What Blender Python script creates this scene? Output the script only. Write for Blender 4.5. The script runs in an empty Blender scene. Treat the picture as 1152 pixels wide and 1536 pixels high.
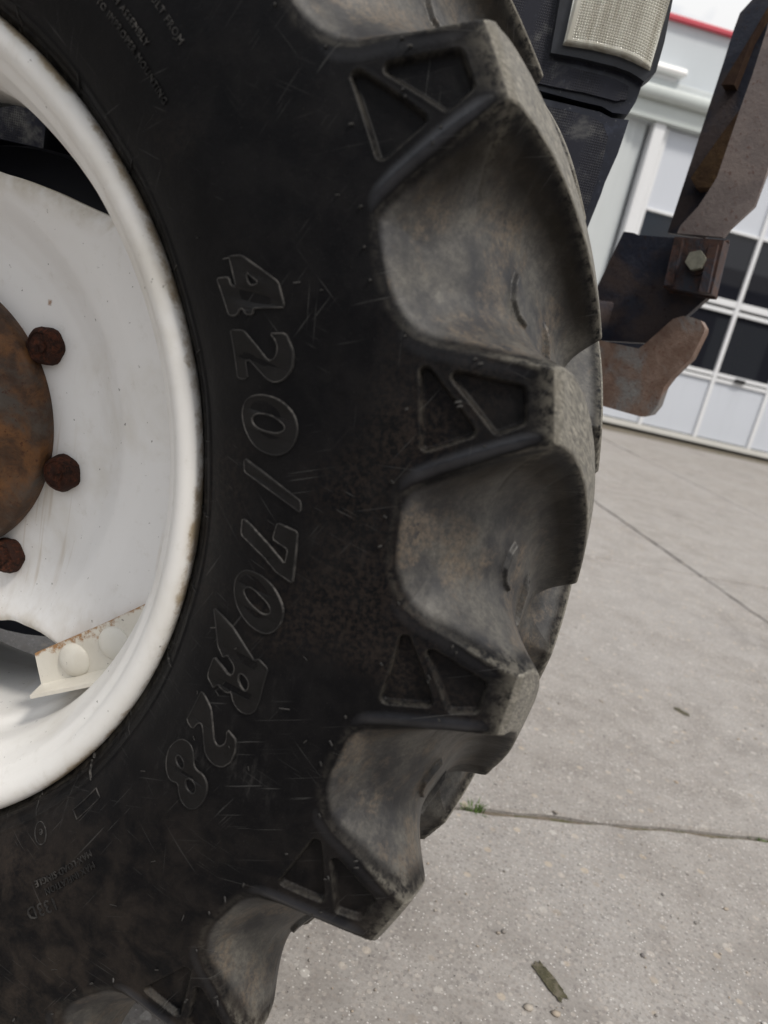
import bpy, bmesh, math, random
import numpy as np
from mathutils import Matrix, Vector
random.seed(4); RNG = np.random.default_rng(7)
D = bpy.data; SC = bpy.context.scene; COL = SC.collection
rad = math.radians

# ------------------------------------------------------------------ camera
cam = D.cameras.new('camera'); camo = D.objects.new('camera', cam); COL.objects.link(camo)
CR, CU, CF = [0.936638, 0.268118, 0.225438], [-0.28138, 0.192534, 0.940083], [-0.208648, 0.943951, -0.255777]
CP = [0.64545, -0.70023, 0.89671]
M = Matrix(((CR[0], CU[0], -CF[0], CP[0]), (CR[1], CU[1], -CF[1], CP[1]), (CR[2], CU[2], -CF[2], CP[2]), (0, 0, 0, 1)))
camo.matrix_world = M
cam.sensor_fit = 'AUTO'; cam.sensor_width = 36; cam.lens = 27.5202
cam.clip_start = 0.02; cam.clip_end = 2000
cam.dof.use_dof = True; cam.dof.focus_distance = 0.78; cam.dof.aperture_fstop = 6.5
SC.camera = camo
# ------------------------------------------------------------------ world, sun, exposure
SUN_EL = rad(58)          # sun direction: from the front of the tractor, slightly towards the viewer
sun_dir = Vector((math.cos(SUN_EL) * math.cos(rad(-38)), math.cos(SUN_EL) * math.sin(rad(-38)), math.sin(SUN_EL)))
W = D.worlds.new('World'); SC.world = W; W.use_nodes = True
nt = W.node_tree; N = nt.nodes; Lk = nt.links; N.clear()
wo = N.new('ShaderNodeOutputWorld'); bg = N.new('ShaderNodeBackground'); bg.inputs['Strength'].default_value = 0.1
sk = N.new('ShaderNodeTexSky'); sk.sky_type = 'NISHITA'; sk.sun_disc = False
sk.sun_elevation = SUN_EL; sk.sun_rotation = math.atan2(sun_dir.x, sun_dir.y)
tc = N.new('ShaderNodeTexCoord'); nz = N.new('ShaderNodeTexNoise'); nz.inputs['Scale'].default_value = 2.2
nz.inputs['Detail'].default_value = 6; nz.inputs['Roughness'].default_value = .55
mp = N.new('ShaderNodeMapping'); mp.inputs['Scale'].default_value = (1, 1, 2.2); mp.inputs['Location'].default_value = (0.9, 0.0, 0.35)
rp = N.new('ShaderNodeValToRGB'); rp.color_ramp.elements[0].position = .37; rp.color_ramp.elements[1].position = .50
mx = N.new('ShaderNodeMix'); mx.data_type = 'RGBA'; mx.inputs[7].default_value = (9.8, 10.0, 10.3, 1)
Lk.new(tc.outputs['Generated'], mp.inputs[0]); Lk.new(mp.outputs[0], nz.inputs[0]); Lk.new(nz.outputs[0], rp.inputs[0])
sxyz = N.new('ShaderNodeSeparateXYZ'); Lk.new(tc.outputs['Generated'], sxyz.inputs[0])
el = N.new('ShaderNodeMapRange'); el.inputs[1].default_value = 0; el.inputs[2].default_value = 1; el.inputs[3].default_value = 6.5; el.inputs[4].default_value = 13.0   # overcast: the zenith is brighter than the horizon
Lk.new(sxyz.outputs[2], el.inputs[0]); vm = N.new('ShaderNodeVectorMath'); vm.operation = 'SCALE'; vm.inputs[0].default_value = (1.0, 1.0, 1.0); Lk.new(el.outputs[0], vm.inputs['Scale']); Lk.new(vm.outputs[0], mx.inputs[7])
Lk.new(rp.outputs[0], mx.inputs[0]); Lk.new(sk.outputs[0], mx.inputs[6]); Lk.new(mx.outputs[2], bg.inputs[0]); Lk.new(bg.outputs[0], wo.inputs[0])
sl = D.lights.new('sun', 'SUN'); sl.energy = 2.6; sl.angle = rad(10); sl.color = (1, .94, .85)
so = D.objects.new('sun', sl); COL.objects.link(so); so.rotation_euler = sun_dir.to_track_quat('Z', 'Y').to_euler(); so.location = (3, -2, 6)
vs = SC.view_settings; vs.view_transform = 'Standard'; vs.look = 'None'; vs.exposure = 0.1; vs.gamma = 1; vs.use_curve_mapping = False

# ------------------------------------------------------------------ helpers
def tag(o, label=None, cat=None, group=None, kind=None):
    if label: o['label'] = label
    if cat: o['category'] = cat
    if group: o['group'] = group
    if kind: o['kind'] = kind
    return o
def empty(name, loc=(0, 0, 0), parent=None):
    o = D.objects.new(name, None); COL.objects.link(o); o.location = loc; o.empty_display_size = .1
    if parent: o.parent = parent
    return o
def link(name, me, mat=None, parent=None, loc=None):
    o = D.objects.new(name, me); COL.objects.link(o)
    if mat is not None and not me.materials: me.materials.append(mat)
    if parent: o.parent = parent
    if loc is not None: o.location = loc
    return o
def bm_obj(name, bm, mat, parent=None, smooth=False, angle=None, loc=None):
    me = D.meshes.new(name); bmesh.ops.recalc_face_normals(bm, faces=bm.faces[:]); bm.to_mesh(me); bm.free()
    if smooth:
        me.polygons.foreach_set('use_smooth', [True] * len(me.polygons))
        if angle: me.set_sharp_from_angle(angle=rad(angle))
    return link(name, me, mat, parent, loc)
def np_mesh(name, V, F, normals=None, attrs=None):
    me = D.meshes.new(name); V = np.asarray(V, np.float32); F = np.asarray(F, np.int32); k = F.shape[1]
    me.vertices.add(len(V)); me.vertices.foreach_set('co', V.ravel())
    me.loops.add(F.size); me.loops.foreach_set('vertex_index', F.ravel())
    me.polygons.add(len(F)); me.polygons.foreach_set('loop_start', np.arange(0, F.size, k, dtype=np.int32))
    me.update(calc_edges=True)
    me.polygons.foreach_set('use_smooth', np.ones(len(F), bool))
    for a, v in (attrs or {}).items():
        at = me.attributes.new(a, 'FLOAT', 'POINT'); at.data.foreach_set('value', np.asarray(v, np.float32))
    if normals is not None: me.normals_split_custom_set_from_vertices(np.asarray(normals, np.float32).tolist())
    return me
def bx(bm, c, s, mat=None):
    r = bmesh.ops.create_cube(bm, size=1.0, matrix=Matrix.Translation(c) @ Matrix.Diagonal((*s, 1)))
    if mat is not None: bmesh.ops.transform(bm, matrix=mat, verts=r['verts'])
    return r['verts']
def bevel_all(bm, w, seg=2, ang=30):
    es = [e for e in bm.edges if len(e.link_faces) == 2 and e.calc_face_angle(0) > rad(ang)]
    bmesh.ops.bevel(bm, geom=es, offset=w, segments=seg, profile=.5, affect='EDGES', clamp_overlap=True)
def prism(bm, poly, y0, y1, frame=Matrix.Identity(4)):
    """poly in (x, z); extruded from local y0 to y1"""
    a = [bm.verts.new(frame @ Vector((x, y0, z))) for x, z in poly]
    b = [bm.verts.new(frame @ Vector((x, y1, z))) for x, z in poly]
    bm.faces.new(a); bm.faces.new(b[::-1]); n = len(poly)
    for i in range(n): bm.faces.new((a[i], b[i], b[(i + 1) % n], a[(i + 1) % n]))
def tube(bm, pts, r, n=8):
    pts = [Vector(p) for p in pts]; rings = []
    for i, p in enumerate(pts):
        d = (pts[min(i + 1, len(pts) - 1)] - pts[max(i - 1, 0)]).normalized()
        u = d.cross(Vector((0, 0, 1)) if abs(d.z) < .9 else Vector((1, 0, 0))).normalized(); v = d.cross(u)
        rings.append([bm.verts.new(p + r * (math.cos(2 * math.pi * k / n) * u + math.sin(2 * math.pi * k / n) * v)) for k in range(n)])
    for A, B in zip(rings, rings[1:]):
        for k in range(n): bm.faces.new((A[k], A[(k + 1) % n], B[(k + 1) % n], B[k]))
    bm.faces.new(rings[0][::-1]); bm.faces.new(rings[-1])
def lathe(prof, n=192, a0=0, a1=360):
    """prof (r, y) revolved about the wheel axis y"""
    prof = np.array(prof); th = np.radians(np.linspace(a0, a1, n + 1)); full = abs(a1 - a0) >= 360
    if full: th = th[:-1]
    V = np.stack([np.outer(np.cos(th), prof[:, 0]), np.tile(prof[:, 1], (len(th), 1)), np.outer(np.sin(th), prof[:, 0])], -1).reshape(-1, 3)
    m = len(prof); i = np.arange(n)[:, None]; j = np.arange(m - 1)[None]; i2 = (i + 1) % len(th)
    F = np.stack([i * m + j, i2 * m + j, i2 * m + j + 1, i * m + j + 1], -1).reshape(-1, 4)
    return V, F
def smooth_prof(p, n):
    p = np.array(p, float); s = np.r_[0, np.cumsum(np.hypot(*np.diff(p, axis=0).T))]
    m = np.gradient(p, s, axis=0); t = np.linspace(0, s[-1], n); k = np.clip(np.searchsorted(s, t, 'right') - 1, 0, len(s) - 2)
    h = (s[k + 1] - s[k])[:, None]; u = ((t - s[k]) / h[:, 0])[:, None]
    return (2*u**3-3*u**2+1)*p[k] + (u**3-2*u**2+u)*h*m[k] + (-2*u**3+3*u**2)*p[k+1] + (u**3-u**2)*h*m[k+1]

# ------------------------------------------------------------------ materials
class Mat:
    def __init__(s, name, **kw):
        s.m = D.materials.new(name); s.m.use_nodes = True; s.t = s.m.node_tree; s.b = s.t.nodes['Principled BSDF']
        for k, v in kw.items(): s.set(k, v)
        s.co = s.t.nodes.new('ShaderNodeTexCoord').outputs['Object']
    NM = dict(col='Base Color', rough='Roughness', metal='Metallic', spec='Specular IOR Level', coat='Coat Weight', normal='Normal', trans='Transmission Weight', ior='IOR', alpha='Alpha')
    def set(s, k, v):
        i = s.b.inputs[s.NM[k]]
        if hasattr(v, 'links'): s.t.links.new(v, i)
        else: i.default_value = (*v, 1) if k == 'col' else v
    def put(s, sock, v):
        if hasattr(v, 'links'): s.t.links.new(v, sock)
        elif isinstance(v, tuple) and len(v) == 3 and sock.type == 'RGBA': sock.default_value = (*v, 1)
        else: sock.default_value = v
    def map(s, scale=(1, 1, 1), rot=(0, 0, 0), loc=(0, 0, 0), vec=None):
        n = s.t.nodes.new('ShaderNodeMapping'); s.put(n.inputs[0], vec or s.co)
        n.inputs['Scale'].default_value = scale; n.inputs['Rotation'].default_value = rot; n.inputs['Location'].default_value = loc
        return n.outputs[0]
    def noise(s, scale, detail=4, rough=.55, vec=None, dist=0.0):
        n = s.t.nodes.new('ShaderNodeTexNoise'); s.put(n.inputs['Vector'], vec or s.co); n.inputs['Scale'].default_value = scale
        n.inputs['Detail'].default_value = detail; n.inputs['Roughness'].default_value = rough; n.inputs['Distortion'].default_value = dist
        return n.outputs[0]
    def voro(s, scale, feat='F1', vec=None, rnd=1.0):
        n = s.t.nodes.new('ShaderNodeTexVoronoi'); n.feature = feat; s.put(n.inputs['Vector'], vec or s.co); n.inputs['Scale'].default_value = scale; n.inputs['Randomness'].default_value = rnd
        return n
    def ramp(s, v, a, b, lo=0.0, hi=1.0):
        n = s.t.nodes.new('ShaderNodeMapRange'); n.interpolation_type = 'SMOOTHSTEP'; s.put(n.inputs[0], v)
        n.inputs[1].default_value = a; n.inputs[2].default_value = b; n.inputs[3].default_value = lo; n.inputs[4].default_value = hi
        return n.outputs[0]
    def math(s, op, a, b=0.0, c=None):
        n = s.t.nodes.new('ShaderNodeMath'); n.operation = op; s.put(n.inputs[0], a); s.put(n.inputs[1], b)
        if c is not None: s.put(n.inputs[2], c)
        return n.outputs[0]
    def mul(s, a, b): return s.math('MULTIPLY', a, b)
    def mix_f(s, a, b): return s.math('MULTIPLY_ADD', a, .5, s.math('MULTIPLY', b, .5))
    def add(s, a, b): return s.math('ADD', a, b)
    def mix(s, f, a, b):
        n = s.t.nodes.new('ShaderNodeMix'); n.data_type = 'RGBA'; s.put(n.inputs[0], f); s.put(n.inputs[6], a); s.put(n.inputs[7], b)
        return n.outputs[2]
    def cramp(s, v, stops):
        n = s.t.nodes.new('ShaderNodeValToRGB'); s.put(n.inputs[0], v); e = n.color_ramp.elements
        e[0].position, e[0].color = stops[0][0], (*stops[0][1], 1); e[1].position, e[1].color = stops[-1][0], (*stops[-1][1], 1)
        for p, c in stops[1:-1]: x = e.new(p); x.color = (*c, 1)
        return n.outputs[0]
    def attr(s, a):
        n = s.t.nodes.new('ShaderNodeAttribute'); n.attribute_name = a; return n.outputs['Fac']
    def bump(s, h, strength=.3, dist=.001, prev=None):
        n = s.t.nodes.new('ShaderNodeBump'); s.put(n.inputs['Height'], h); n.inputs['Strength'].default_value = strength; n.inputs['Distance'].default_value = dist
        if prev is not None: s.put(n.inputs['Normal'], prev)
        return n.outputs[0]
    def streak(s, across, along, rot, thr, mask_scale, lo, hi, loc=(0, 0, 0)):
        """short straight scratches: a strongly stretched noise, thresholded, in patches"""
        v = s.noise(1.0, 1, .4, s.map((along, along, across), vec=s.map((1, 1, 1), rot, loc))); l = s.ramp(v, thr, thr + .05)
        return s.mul(l, s.ramp(s.noise(mask_scale, 3, .6, s.map(loc=(loc[0] + 2, loc[1] + 1, 3))), lo, hi))

def world_vec(m):
    """object position in world space, so that copies of one mesh differ in their dirt"""
    g = m.t.nodes.new('ShaderNodeNewGeometry'); return g.outputs['Position']

def rubber_mat():
    m = Mat('rubber'); P = world_vec(m); m.co = P
    pk, tr, ed = m.attr('pocket'), m.attr('tread'), m.attr('edge')
    big = m.noise(7, 5, .6); mid = m.noise(28, 6, .65, dist=.4); fine = m.noise(260, 4, .7); grain = m.noise(900, 2, .6)
    base = m.mix(m.ramp(mid, .35, .7), (.0026, .0027, .0036), (.0070, .0067, .0073))
    # scratches and scuffs on the side wall
    scr = m.streak(620, 16, (0, rad(24), 0), .70, 9, .5, .64)
    for ac, al, an, th_, loc in ((520, 8, -38, .72, (4, 0, 1)), (760, 22, 62, .70, (1, 3, 7)), (430, 5, 8, .73, (9, 2, 2)), (900, 30, -12, .70, (5, 5, 5)), (560, 9, 97, .72, (2, 8, 4))):
        scr = m.math('MAXIMUM', scr, m.streak(ac, al, (0, rad(an), 0), th_, 10, .5, .66, loc))
    base = m.mix(m.mul(scr, .33), base, (.11, .11, .107))
    scuff = m.mul(m.ramp(big, .52, .72), m.ramp(m.noise(180, 5, .75, m.map((1, 1, .25), (0, rad(35), 0))), .48, .7))
    base = m.mix(m.mul(scuff, .5), base, (.04, .038, .037))
    speck = m.ramp(m.noise(1300, 2, .5), .66, .76); base = m.mix(m.mul(speck, .3), base, (.09, .085, .08))
    def splat(c, ang, ln, wd, colr, amt, thr=.45):
        nonlocal base
        n = m.t.nodes.new('ShaderNodeMapping'); n.vector_type = 'TEXTURE'; m.put(n.inputs[0], P); n.inputs['Location'].default_value = c; n.inputs['Rotation'].default_value = (0, rad(ang), 0); n.inputs['Scale'].default_value = (ln, .03, wd)
        q = m.t.nodes.new('ShaderNodeVectorMath'); q.operation = 'LENGTH'; m.put(q.inputs[0], n.outputs[0])
        f = m.ramp(m.add(q.outputs['Value'], m.mul(m.math('SUBTRACT', mid, .5), 1.1)), 1.05, .75); base = m.mix(m.mul(m.mul(f, m.ramp(fine, thr - .12, thr + .12)), amt), base, colr)
    for c, an, l, w, cl, am in []: splat(c, an, l, w, cl, am)
    # brown soil film towards the ground: a second, coarser layer of dirt
    sx = m.t.nodes.new('ShaderNodeSeparateXYZ'); m.put(sx.inputs[0], P)
    low = m.ramp(m.add(sx.outputs[2], m.mul(m.math('SUBTRACT', big, .5), .5)), .62, .1)
    soil = m.mul(low, m.mul(m.ramp(mid, .36, .66), m.add(.35, m.mul(fine, .9))))
    base = m.mix(m.mul(soil, .6), base, (.062, .047, .036))
    soil2 = m.mul(m.ramp(m.noise(5, 3, .5, m.map(loc=(3, 1, 7))), .53, .68), m.ramp(fine, .4, .62))
    base = m.mix(m.mul(soil2, .4), base, (.04, .03, .024))
    # grey dust in the pockets
    dn = m.noise(16, 8, .72, m.map(loc=(1.3, .2, 5.1)), .1)
    dust = m.mix(m.ramp(dn, .34, .66), (.016, .016, .019), (.105, .098, .085))
    dust = m.mix(m.mul(m.ramp(m.noise(24, 6, .72, m.map(loc=(6, 2, 4)), .15), .5, .66), .7), dust, (.014, .014, .018))
    dust = m.mix(m.mul(m.mul(m.ramp(m.noise(19, 5, .7, m.map(loc=(8, 8, 2))), .47, .60), m.ramp(m.noise(210, 5, .75), .36, .56)), .75), dust, (.125, .097, .07))
    dust = m.mix(m.mul(m.ramp(fine, .40, .62), .45), dust, (.022, .021, .021))
    flank_shade = m.math('MULTIPLY', m.math('MINIMUM', tr, 0.0), -1.6); dust = m.mix(m.mul(m.math('MINIMUM', flank_shade, 1.0), m.ramp(m.noise(34, 5, .7), .25, .6, .7, 1)), dust, (.012, .0095, .0065))  # leading flanks darkened: overhang shade put into the colour, along with thinner dust
    pkm = m.ramp(m.add(pk, m.mul(m.math('SUBTRACT', m.noise(120, 5, .7), .5), .14)), .14, .40)
    col = m.mix(m.mul(pkm, .93), base, dust)
    # worn running surface: pale and streaked by the road
    st = m.noise(520, 5, .75, m.map((1, .16, 1), vec=m.map((1, 1, 1), (rad(28), 0, rad(12))))); st2 = m.noise(70, 5, .7)
    worn = m.mix(m.ramp(st, .35, .68), (.085, .081, .073), (.30, .28, .238)); worn = m.mix(m.mul(m.ramp(st2, .45, .65), .5), worn, (.10, .097, .09))
    col = m.mix(m.ramp(m.add(tr, m.mul(m.math('SUBTRACT', st2, .5), .5)), .35, .7), col, worn)
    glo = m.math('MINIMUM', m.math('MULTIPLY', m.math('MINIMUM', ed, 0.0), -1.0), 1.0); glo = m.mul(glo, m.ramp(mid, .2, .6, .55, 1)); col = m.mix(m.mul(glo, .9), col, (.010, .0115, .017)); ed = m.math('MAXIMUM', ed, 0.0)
    edm = m.mul(ed, m.ramp(m.noise(120, 5, .75), .36, .62)); col = m.mix(m.mul(edm, .75), col, (.135, .125, .105))
    m.set('col', col)
    m.set('rough', m.math('SUBTRACT', m.add(m.add(.46, m.mul(m.ramp(mid, .3, .7), .1)), m.mul(pkm, .03)), m.mul(glo, .17))); m.set('spec', m.add(m.add(.11, m.mul(m.mul(pkm, m.math('SUBTRACT', 1.0, m.math('MINIMUM', flank_shade, 1.0))), .36)), m.mul(glo, .55)))
    b1 = m.bump(grain, .10, .0008); b2 = m.bump(m.noise(150, 5, .7), .18, .0015, b1); b3 = m.bump(m.noise(26, 4, .6), .25, .003, b2); b4 = m.bump(scr, .3, .0006, b3)
    m.set('normal', b4); return m.m
RUB = rubber_mat()
def letter_mat():
    m = Mat('raised_rubber'); m.co = world_vec(m)
    m.set('col', m.mix(m.mul(m.ramp(m.noise(22, 4, .6), .40, .62), m.ramp(m.noise(160, 4, .7), .35, .6)), (.009, .0088, .0092), (.060, .057, .054))); m.set('rough', .5); m.set('spec', .35)
    m.set('normal', m.bump(m.noise(500, 3, .6), .3, .0006)); return m.m
LET = letter_mat()
FACE = plain_face = None
def white_mat(name, c=(.79, .78, .76), dirt=.5, rust=0.0, rough=.32):
    m = Mat(name); m.co = world_vec(m)
    n1 = m.noise(9, 5, .6, dist=.5); n2 = m.noise(60, 5, .7)
    col = m.mix(m.mul(m.ramp(n1, .45, .75), dirt), c, (.56, .52, .44))
    col = m.mix(m.mul(m.ramp(n2, .55, .8), dirt * .7), col, (.50, .47, .41))
    sp = m.mul(m.ramp(m.noise(170, 3, .5), .70, .76), .75); col = m.mix(sp, col, (.10, .085, .07))
    if rust:
        r = m.mul(m.ramp(m.noise(26, 6, .75), .60, .70), rust); col = m.mix(r, col, m.mix(m.noise(200, 4, .6), (.16, .055, .018), (.30, .13, .04)))
    m.set('col', col); m.set('rough', m.add(rough, m.mul(n2, .2))); m.set('spec', .45)
    m.set('normal', m.bump(m.noise(14, 3, .5), .12, .004, m.bump(m.noise(700, 2, .5), .05, .0005))); return m
RIMW = white_mat('rim_white').m
def flange_mat():
    m = white_mat('rim_flange_white'); src = m.b.inputs['Base Color'].links[0].from_socket; e = m.attr('edge')
    n = m.noise(70, 5, .75); n3 = m.noise(12, 4, .6)
    f = m.ramp(m.add(e, m.mul(m.math('SUBTRACT', m.mix_f(n, n3), .55), 2.6)), .62, 1.05)
    c = m.mix(m.mul(f, .85), src, m.mix(m.noise(150, 4, .7), (.17, .10, .045), (.40, .32, .20)))
    wd = m.mul(m.ramp(e, .1, .8), m.ramp(n3, .5, .72)); c = m.mix(m.mul(wd, .65), c, (.42, .34, .22))
    m.set('col', c); return m.m
FLW = flange_mat()
def disc_mat():
    m = white_mat('disc_white', (.80, .795, .79), .45); src = m.b.inputs['Base Color'].links[0].from_socket
    e = m.attr('edge'); ru = m.attr('rust'); n = m.noise(95, 5, .75)
    c = m.mix(m.mul(m.ramp(m.add(ru, m.mul(m.math('SUBTRACT', n, .5), .8)), .55, .9), .9), src, m.mix(m.noise(240, 4, .6), (.17, .06, .02), (.34, .17, .06)))
    c = m.mix(m.mul(m.ramp(e, .3, 1), m.ramp(m.noise(20, 5, .6), .3, .7)), c, (.45, .40, .31)); sp = m.t.nodes.new('ShaderNodeSeparateXYZ'); m.put(sp.inputs[0], m.co)
    stain = m.mul(m.ramp(m.add(sp.outputs[2], m.mul(m.math('SUBTRACT', m.noise(14, 5, .65), .5), .22)), .62, .42), m.ramp(m.noise(30, 5, .7, m.map((1, 1, .3))), .35, .7))
    c = m.mix(m.mul(stain, .45), c, (.40, .34, .26)); run = m.mul(m.ramp(m.noise(1.0, 2, .5, m.map((150, 20, 6))), .60, .72), m.ramp(m.noise(9, 3, .5), .45, .6)); c = m.mix(m.mul(run, .35), c, (.42, .33, .22))
    m.set('col', c); return m.m
DSW = disc_mat()
def bracket_mat():
    m = white_mat('bracket_white', (.70, .67, .60), .6); src = m.b.inputs['Base Color'].links[0].from_socket
    ru = m.attr('rust'); n = m.noise(130, 5, .78)
    c = m.mix(m.mul(m.ramp(m.add(ru, m.mul(m.math('SUBTRACT', n, .5), 1.2)), .62, .9), .95), src, m.mix(m.noise(260, 4, .6), (.18, .07, .02), (.42, .22, .07)))
    m.set('col', c); return m.m
BRW = bracket_mat()
def rust_mat(name, a, b, c=None, scale=60, rough=.8, patch=None, metal=0.0):
    m = Mat(name); m.co = world_vec(m); n = m.noise(scale, 6, .7, dist=.4); f = m.noise(scale * 6, 4, .7)
    col = m.mix(m.ramp(n, .35, .68), a, b)
    if c: col = m.mix(m.ramp(m.noise(scale * .4, 5, .65, m.map(loc=(5, 3, 1)), .5), .46, .64), col, c)
    if patch:
        col = m.mix(m.mul(m.ramp(f, .56, .70), .85), col, patch)
    m.set('col', col); m.set('rough', rough); m.set('spec', .25); m.set('metal', metal)
    m.set('normal', m.bump(f, .5, .0015, m.bump(n, .5, .003))); return m.m
BOLTR = rust_mat('rusty_bolt', (.012, .006, .004), (.085, .026, .012), (.03, .012, .008), 180, .85)
HUBM = rust_mat('rusty_hub', (.050, .028, .017), (.15, .068, .026), (.075, .062, .052), 34, .58, (.05, .018, .008))
HUBC = rust_mat('worn_hub_centre', (.05, .045, .042), (.30, .28, .27), (.07, .03, .015), 220, .55)
ARMB = rust_mat('brown_steel', (.155, .128, .122), (.20, .168, .158), (.22, .18, .165), 22, .6, (.12, .07, .06))
ARMD = rust_mat('dark_blue_steel', (.018, .021, .034), (.036, .039, .054), (.06, .046, .044), 18, .5, (.03, .02, .018))
GUSM = rust_mat('brown_gusset', (.045, .024, .012), (.085, .05, .022), (.03, .014, .008), 26, .8, (.06, .03, .015))
HOOK = rust_mat('rusty_hook_steel', (.15, .095, .072), (.22, .155, .125), (.20, .195, .19), 34, .72, (.10, .036, .022))
BLKM = rust_mat('rusty_dark_block', (.025, .018, .018), (.075, .04, .03), (.035, .038, .05), 40, .6, (.09, .03, .018))
def plain(name, c, rough=.5, spec=.4, var=.25, sc=30, metal=0.0, bump=.1):
    m = Mat(name); m.co = world_vec(m); n = m.noise(sc, 5, .65)
    d = tuple(x * (1 - var) for x in c); u = tuple(min(1, x * (1 + var)) for x in c)
    m.set('col', m.mix(m.ramp(n, .3, .7), d, u)); m.set('rough', rough); m.set('spec', spec); m.set('metal', metal)
    m.set('normal', m.bump(m.noise(sc * 8, 3, .6), bump, .001)); return m.m
ZINC = plain('zinc_bolt', (.24, .235, .19), .5, .5, .2, 120, .5)
AXLE = plain('dark_axle', (.012, .014, .024), .5, .4, .2, 14)
HOSE = plain('black_hose', (.012, .012, .013), .5, .4)
BRASS = plain('brass_fitting', (.5, .36, .2), .4, .5)
DARK = plain('dark_gap', (.012, .012, .014), .8, .2)
def plastic_mat():
    m = Mat('dusty_navy_plastic'); P = world_vec(m); m.co = P
    n = m.noise(30, 5, .7); col = m.mix(m.ramp(n, .5, .75), (.007, .009, .019), (.028, .034, .056))
    col = m.mix(m.mul(m.ramp(m.noise(9, 4, .6), .52, .66), .5), col, (.045, .048, .055))
    sp = m.ramp(m.noise(240, 3, .5), .66, .73); col = m.mix(m.mul(sp, .6), col, (.13, .13, .13))
    m.set('col', col); m.set('rough', .38); m.set('spec', .5); m.set('normal', m.bump(m.noise(400, 2, .5), .12, .0006)); return m.m
PLAS = plastic_mat()
def mesh_mat():
    m = Mat('perforated_grille'); P = m.map((1, 1, 1), (0, 0, 0), vec=world_vec(m)); m.co = P
    v = m.voro(300, 'F1', m.map((1, .3, 1)), .05); hole = m.ramp(v.outputs['Distance'], .42, .3)
    d = m.ramp(m.noise(16, 7, .75, dist=.3), .48, .68)
    col = m.mix(m.mul(d, .8), (.012, .013, .022), (.11, .11, .108)); n2 = m.ramp(m.noise(120, 3, .6), .6, .75); col = m.mix(m.mul(n2, .4), col, (.06, .07, .09))
    col = m.mix(m.mul(hole, .75), col, (.004, .004, .006)); m.set('col', col); m.set('rough', .55); m.set('spec', .3)
    m.set('normal', m.bump(hole, .4, -.0008)); return m.m
GRIL = mesh_mat()
def lens_mat():
    m = Mat('ribbed_lens_glass'); m.co = world_vec(m)
    m.set('col', m.mix(m.ramp(m.noise(1.0, 3, .5, m.map((110, 60, 9))), .35, .68), (.47, .44, .36), (.70, .68, .60))); m.set('rough', .16); m.set('spec', .6); m.set('coat', .9); m.b.inputs['Coat Roughness'].default_value = .04
    m.set('alpha', .62)
    return m.m
LENS = lens_mat(); REFL = plain('silver_reflector', (.72, .70, .62), .22, .5, .1, 40, .85)
def ground_mat():
    m = Mat('exposed_aggregate_concrete'); P = world_vec(m); m.co = P
    big = m.noise(1.3, 5, .6); mid = m.noise(9, 5, .65); fine = m.noise(160, 5, .75)
    col = m.mix(m.ramp(mid, .3, .7), (.232, .215, .200), (.318, .300, .283)); col = m.mix(m.mul(m.ramp(big, .42, .64), .45), col, (.345, .333, .323))
    col = m.mix(m.mul(m.ramp(m.noise(2.4, 5, .65, m.map((1, .35, 1), (0, 0, rad(25)))), .55, .72), .4), col, (.24, .23, .22))
    col = m.mix(m.mul(m.ramp(fine, .42, .68), .5), col, (.17, .155, .145))
    s0 = m.voro(120, 'F1', m.map(loc=(9, 4, 0))); sc0 = m.t.nodes.new('ShaderNodeSeparateColor'); m.put(sc0.inputs[0], s0.outputs['Color']); col = m.mix(m.mul(m.ramp(s0.outputs['Distance'], .5, .3), .42), col, m.cramp(sc0.outputs[0], [(0, (.11, .10, .10)), (.5, (.24, .21, .19)), (1, (.36, .33, .30))]))
    def stones(scale, thr, stops, loc, amount):
        nonlocal col
        v = m.voro(scale, 'F1', m.map(loc=loc)); sel = m.t.nodes.new('ShaderNodeSeparateColor'); m.put(sel.inputs[0], v.outputs['Color'])
        msk = m.mul(m.ramp(v.outputs['Distance'], .40, .26), m.ramp(sel.outputs[0], thr, thr + .02))
        col = m.mix(m.mul(msk, amount), col, m.cramp(sel.outputs[1], stops)); return msk
    oil = m.mul(m.ramp(m.noise(1.7, 4, .6, m.map(loc=(4, 2, 0))), .56, .70), m.ramp(m.noise(20, 4, .6), .3, .6)); col = m.mix(m.mul(oil, .4), col, (.13, .12, .115))
    s1 = stones(85, .55, [(0, (.20, .185, .18)), (.45, (.42, .38, .34)), (.8, (.40, .38, .36)), (1, (.52, .50, .48))], (0, 0, 0), .42)
    s2 = stones(45, .80, [(0, (.16, .15, .15)), (.4, (.46, .38, .28)), (.7, (.42, .38, .34)), (1, (.50, .48, .45))], (3.3, 1.1, 0), .5)
    s3 = stones(230, .62, [(0, (.10, .095, .09)), (.6, (.36, .34, .31)), (1, (.72, .70, .68))], (7.1, 5.1, 0), .62)
    m.set('col', col); m.set('rough', .85); m.set('spec', .2)
    m.set('normal', m.bump(fine, .5, .003, m.bump(s1, .35, .002, m.bump(mid, .3, .01)))); return m.m
CONC = ground_mat()
SOILM = rust_mat('joint_soil', (.11, .092, .074), (.20, .17, .14), (.09, .088, .05), 60, .95)
MOSS = rust_mat('wet_moss', (.040, .037, .018), (.085, .076, .042), (.12, .105, .075), 200, .4)
GRASS = plain('grass_blade', (.075, .125, .03), .6, .3, .5, 60)
def pebble_mat():
    m = Mat('pebble'); i = m.t.nodes.new('ShaderNodeNewGeometry'); r = i.outputs['Random Per Island']
    m.set('col', m.cramp(r, [(0, (.13, .12, .12)), (.3, (.24, .22, .20)), (.6, (.32, .26, .20)), (.85, (.38, .36, .33)), (1, (.55, .53, .50))])); m.set('rough', .7); m.set('spec', .25); return m.m
PEB = pebble_mat()
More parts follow.
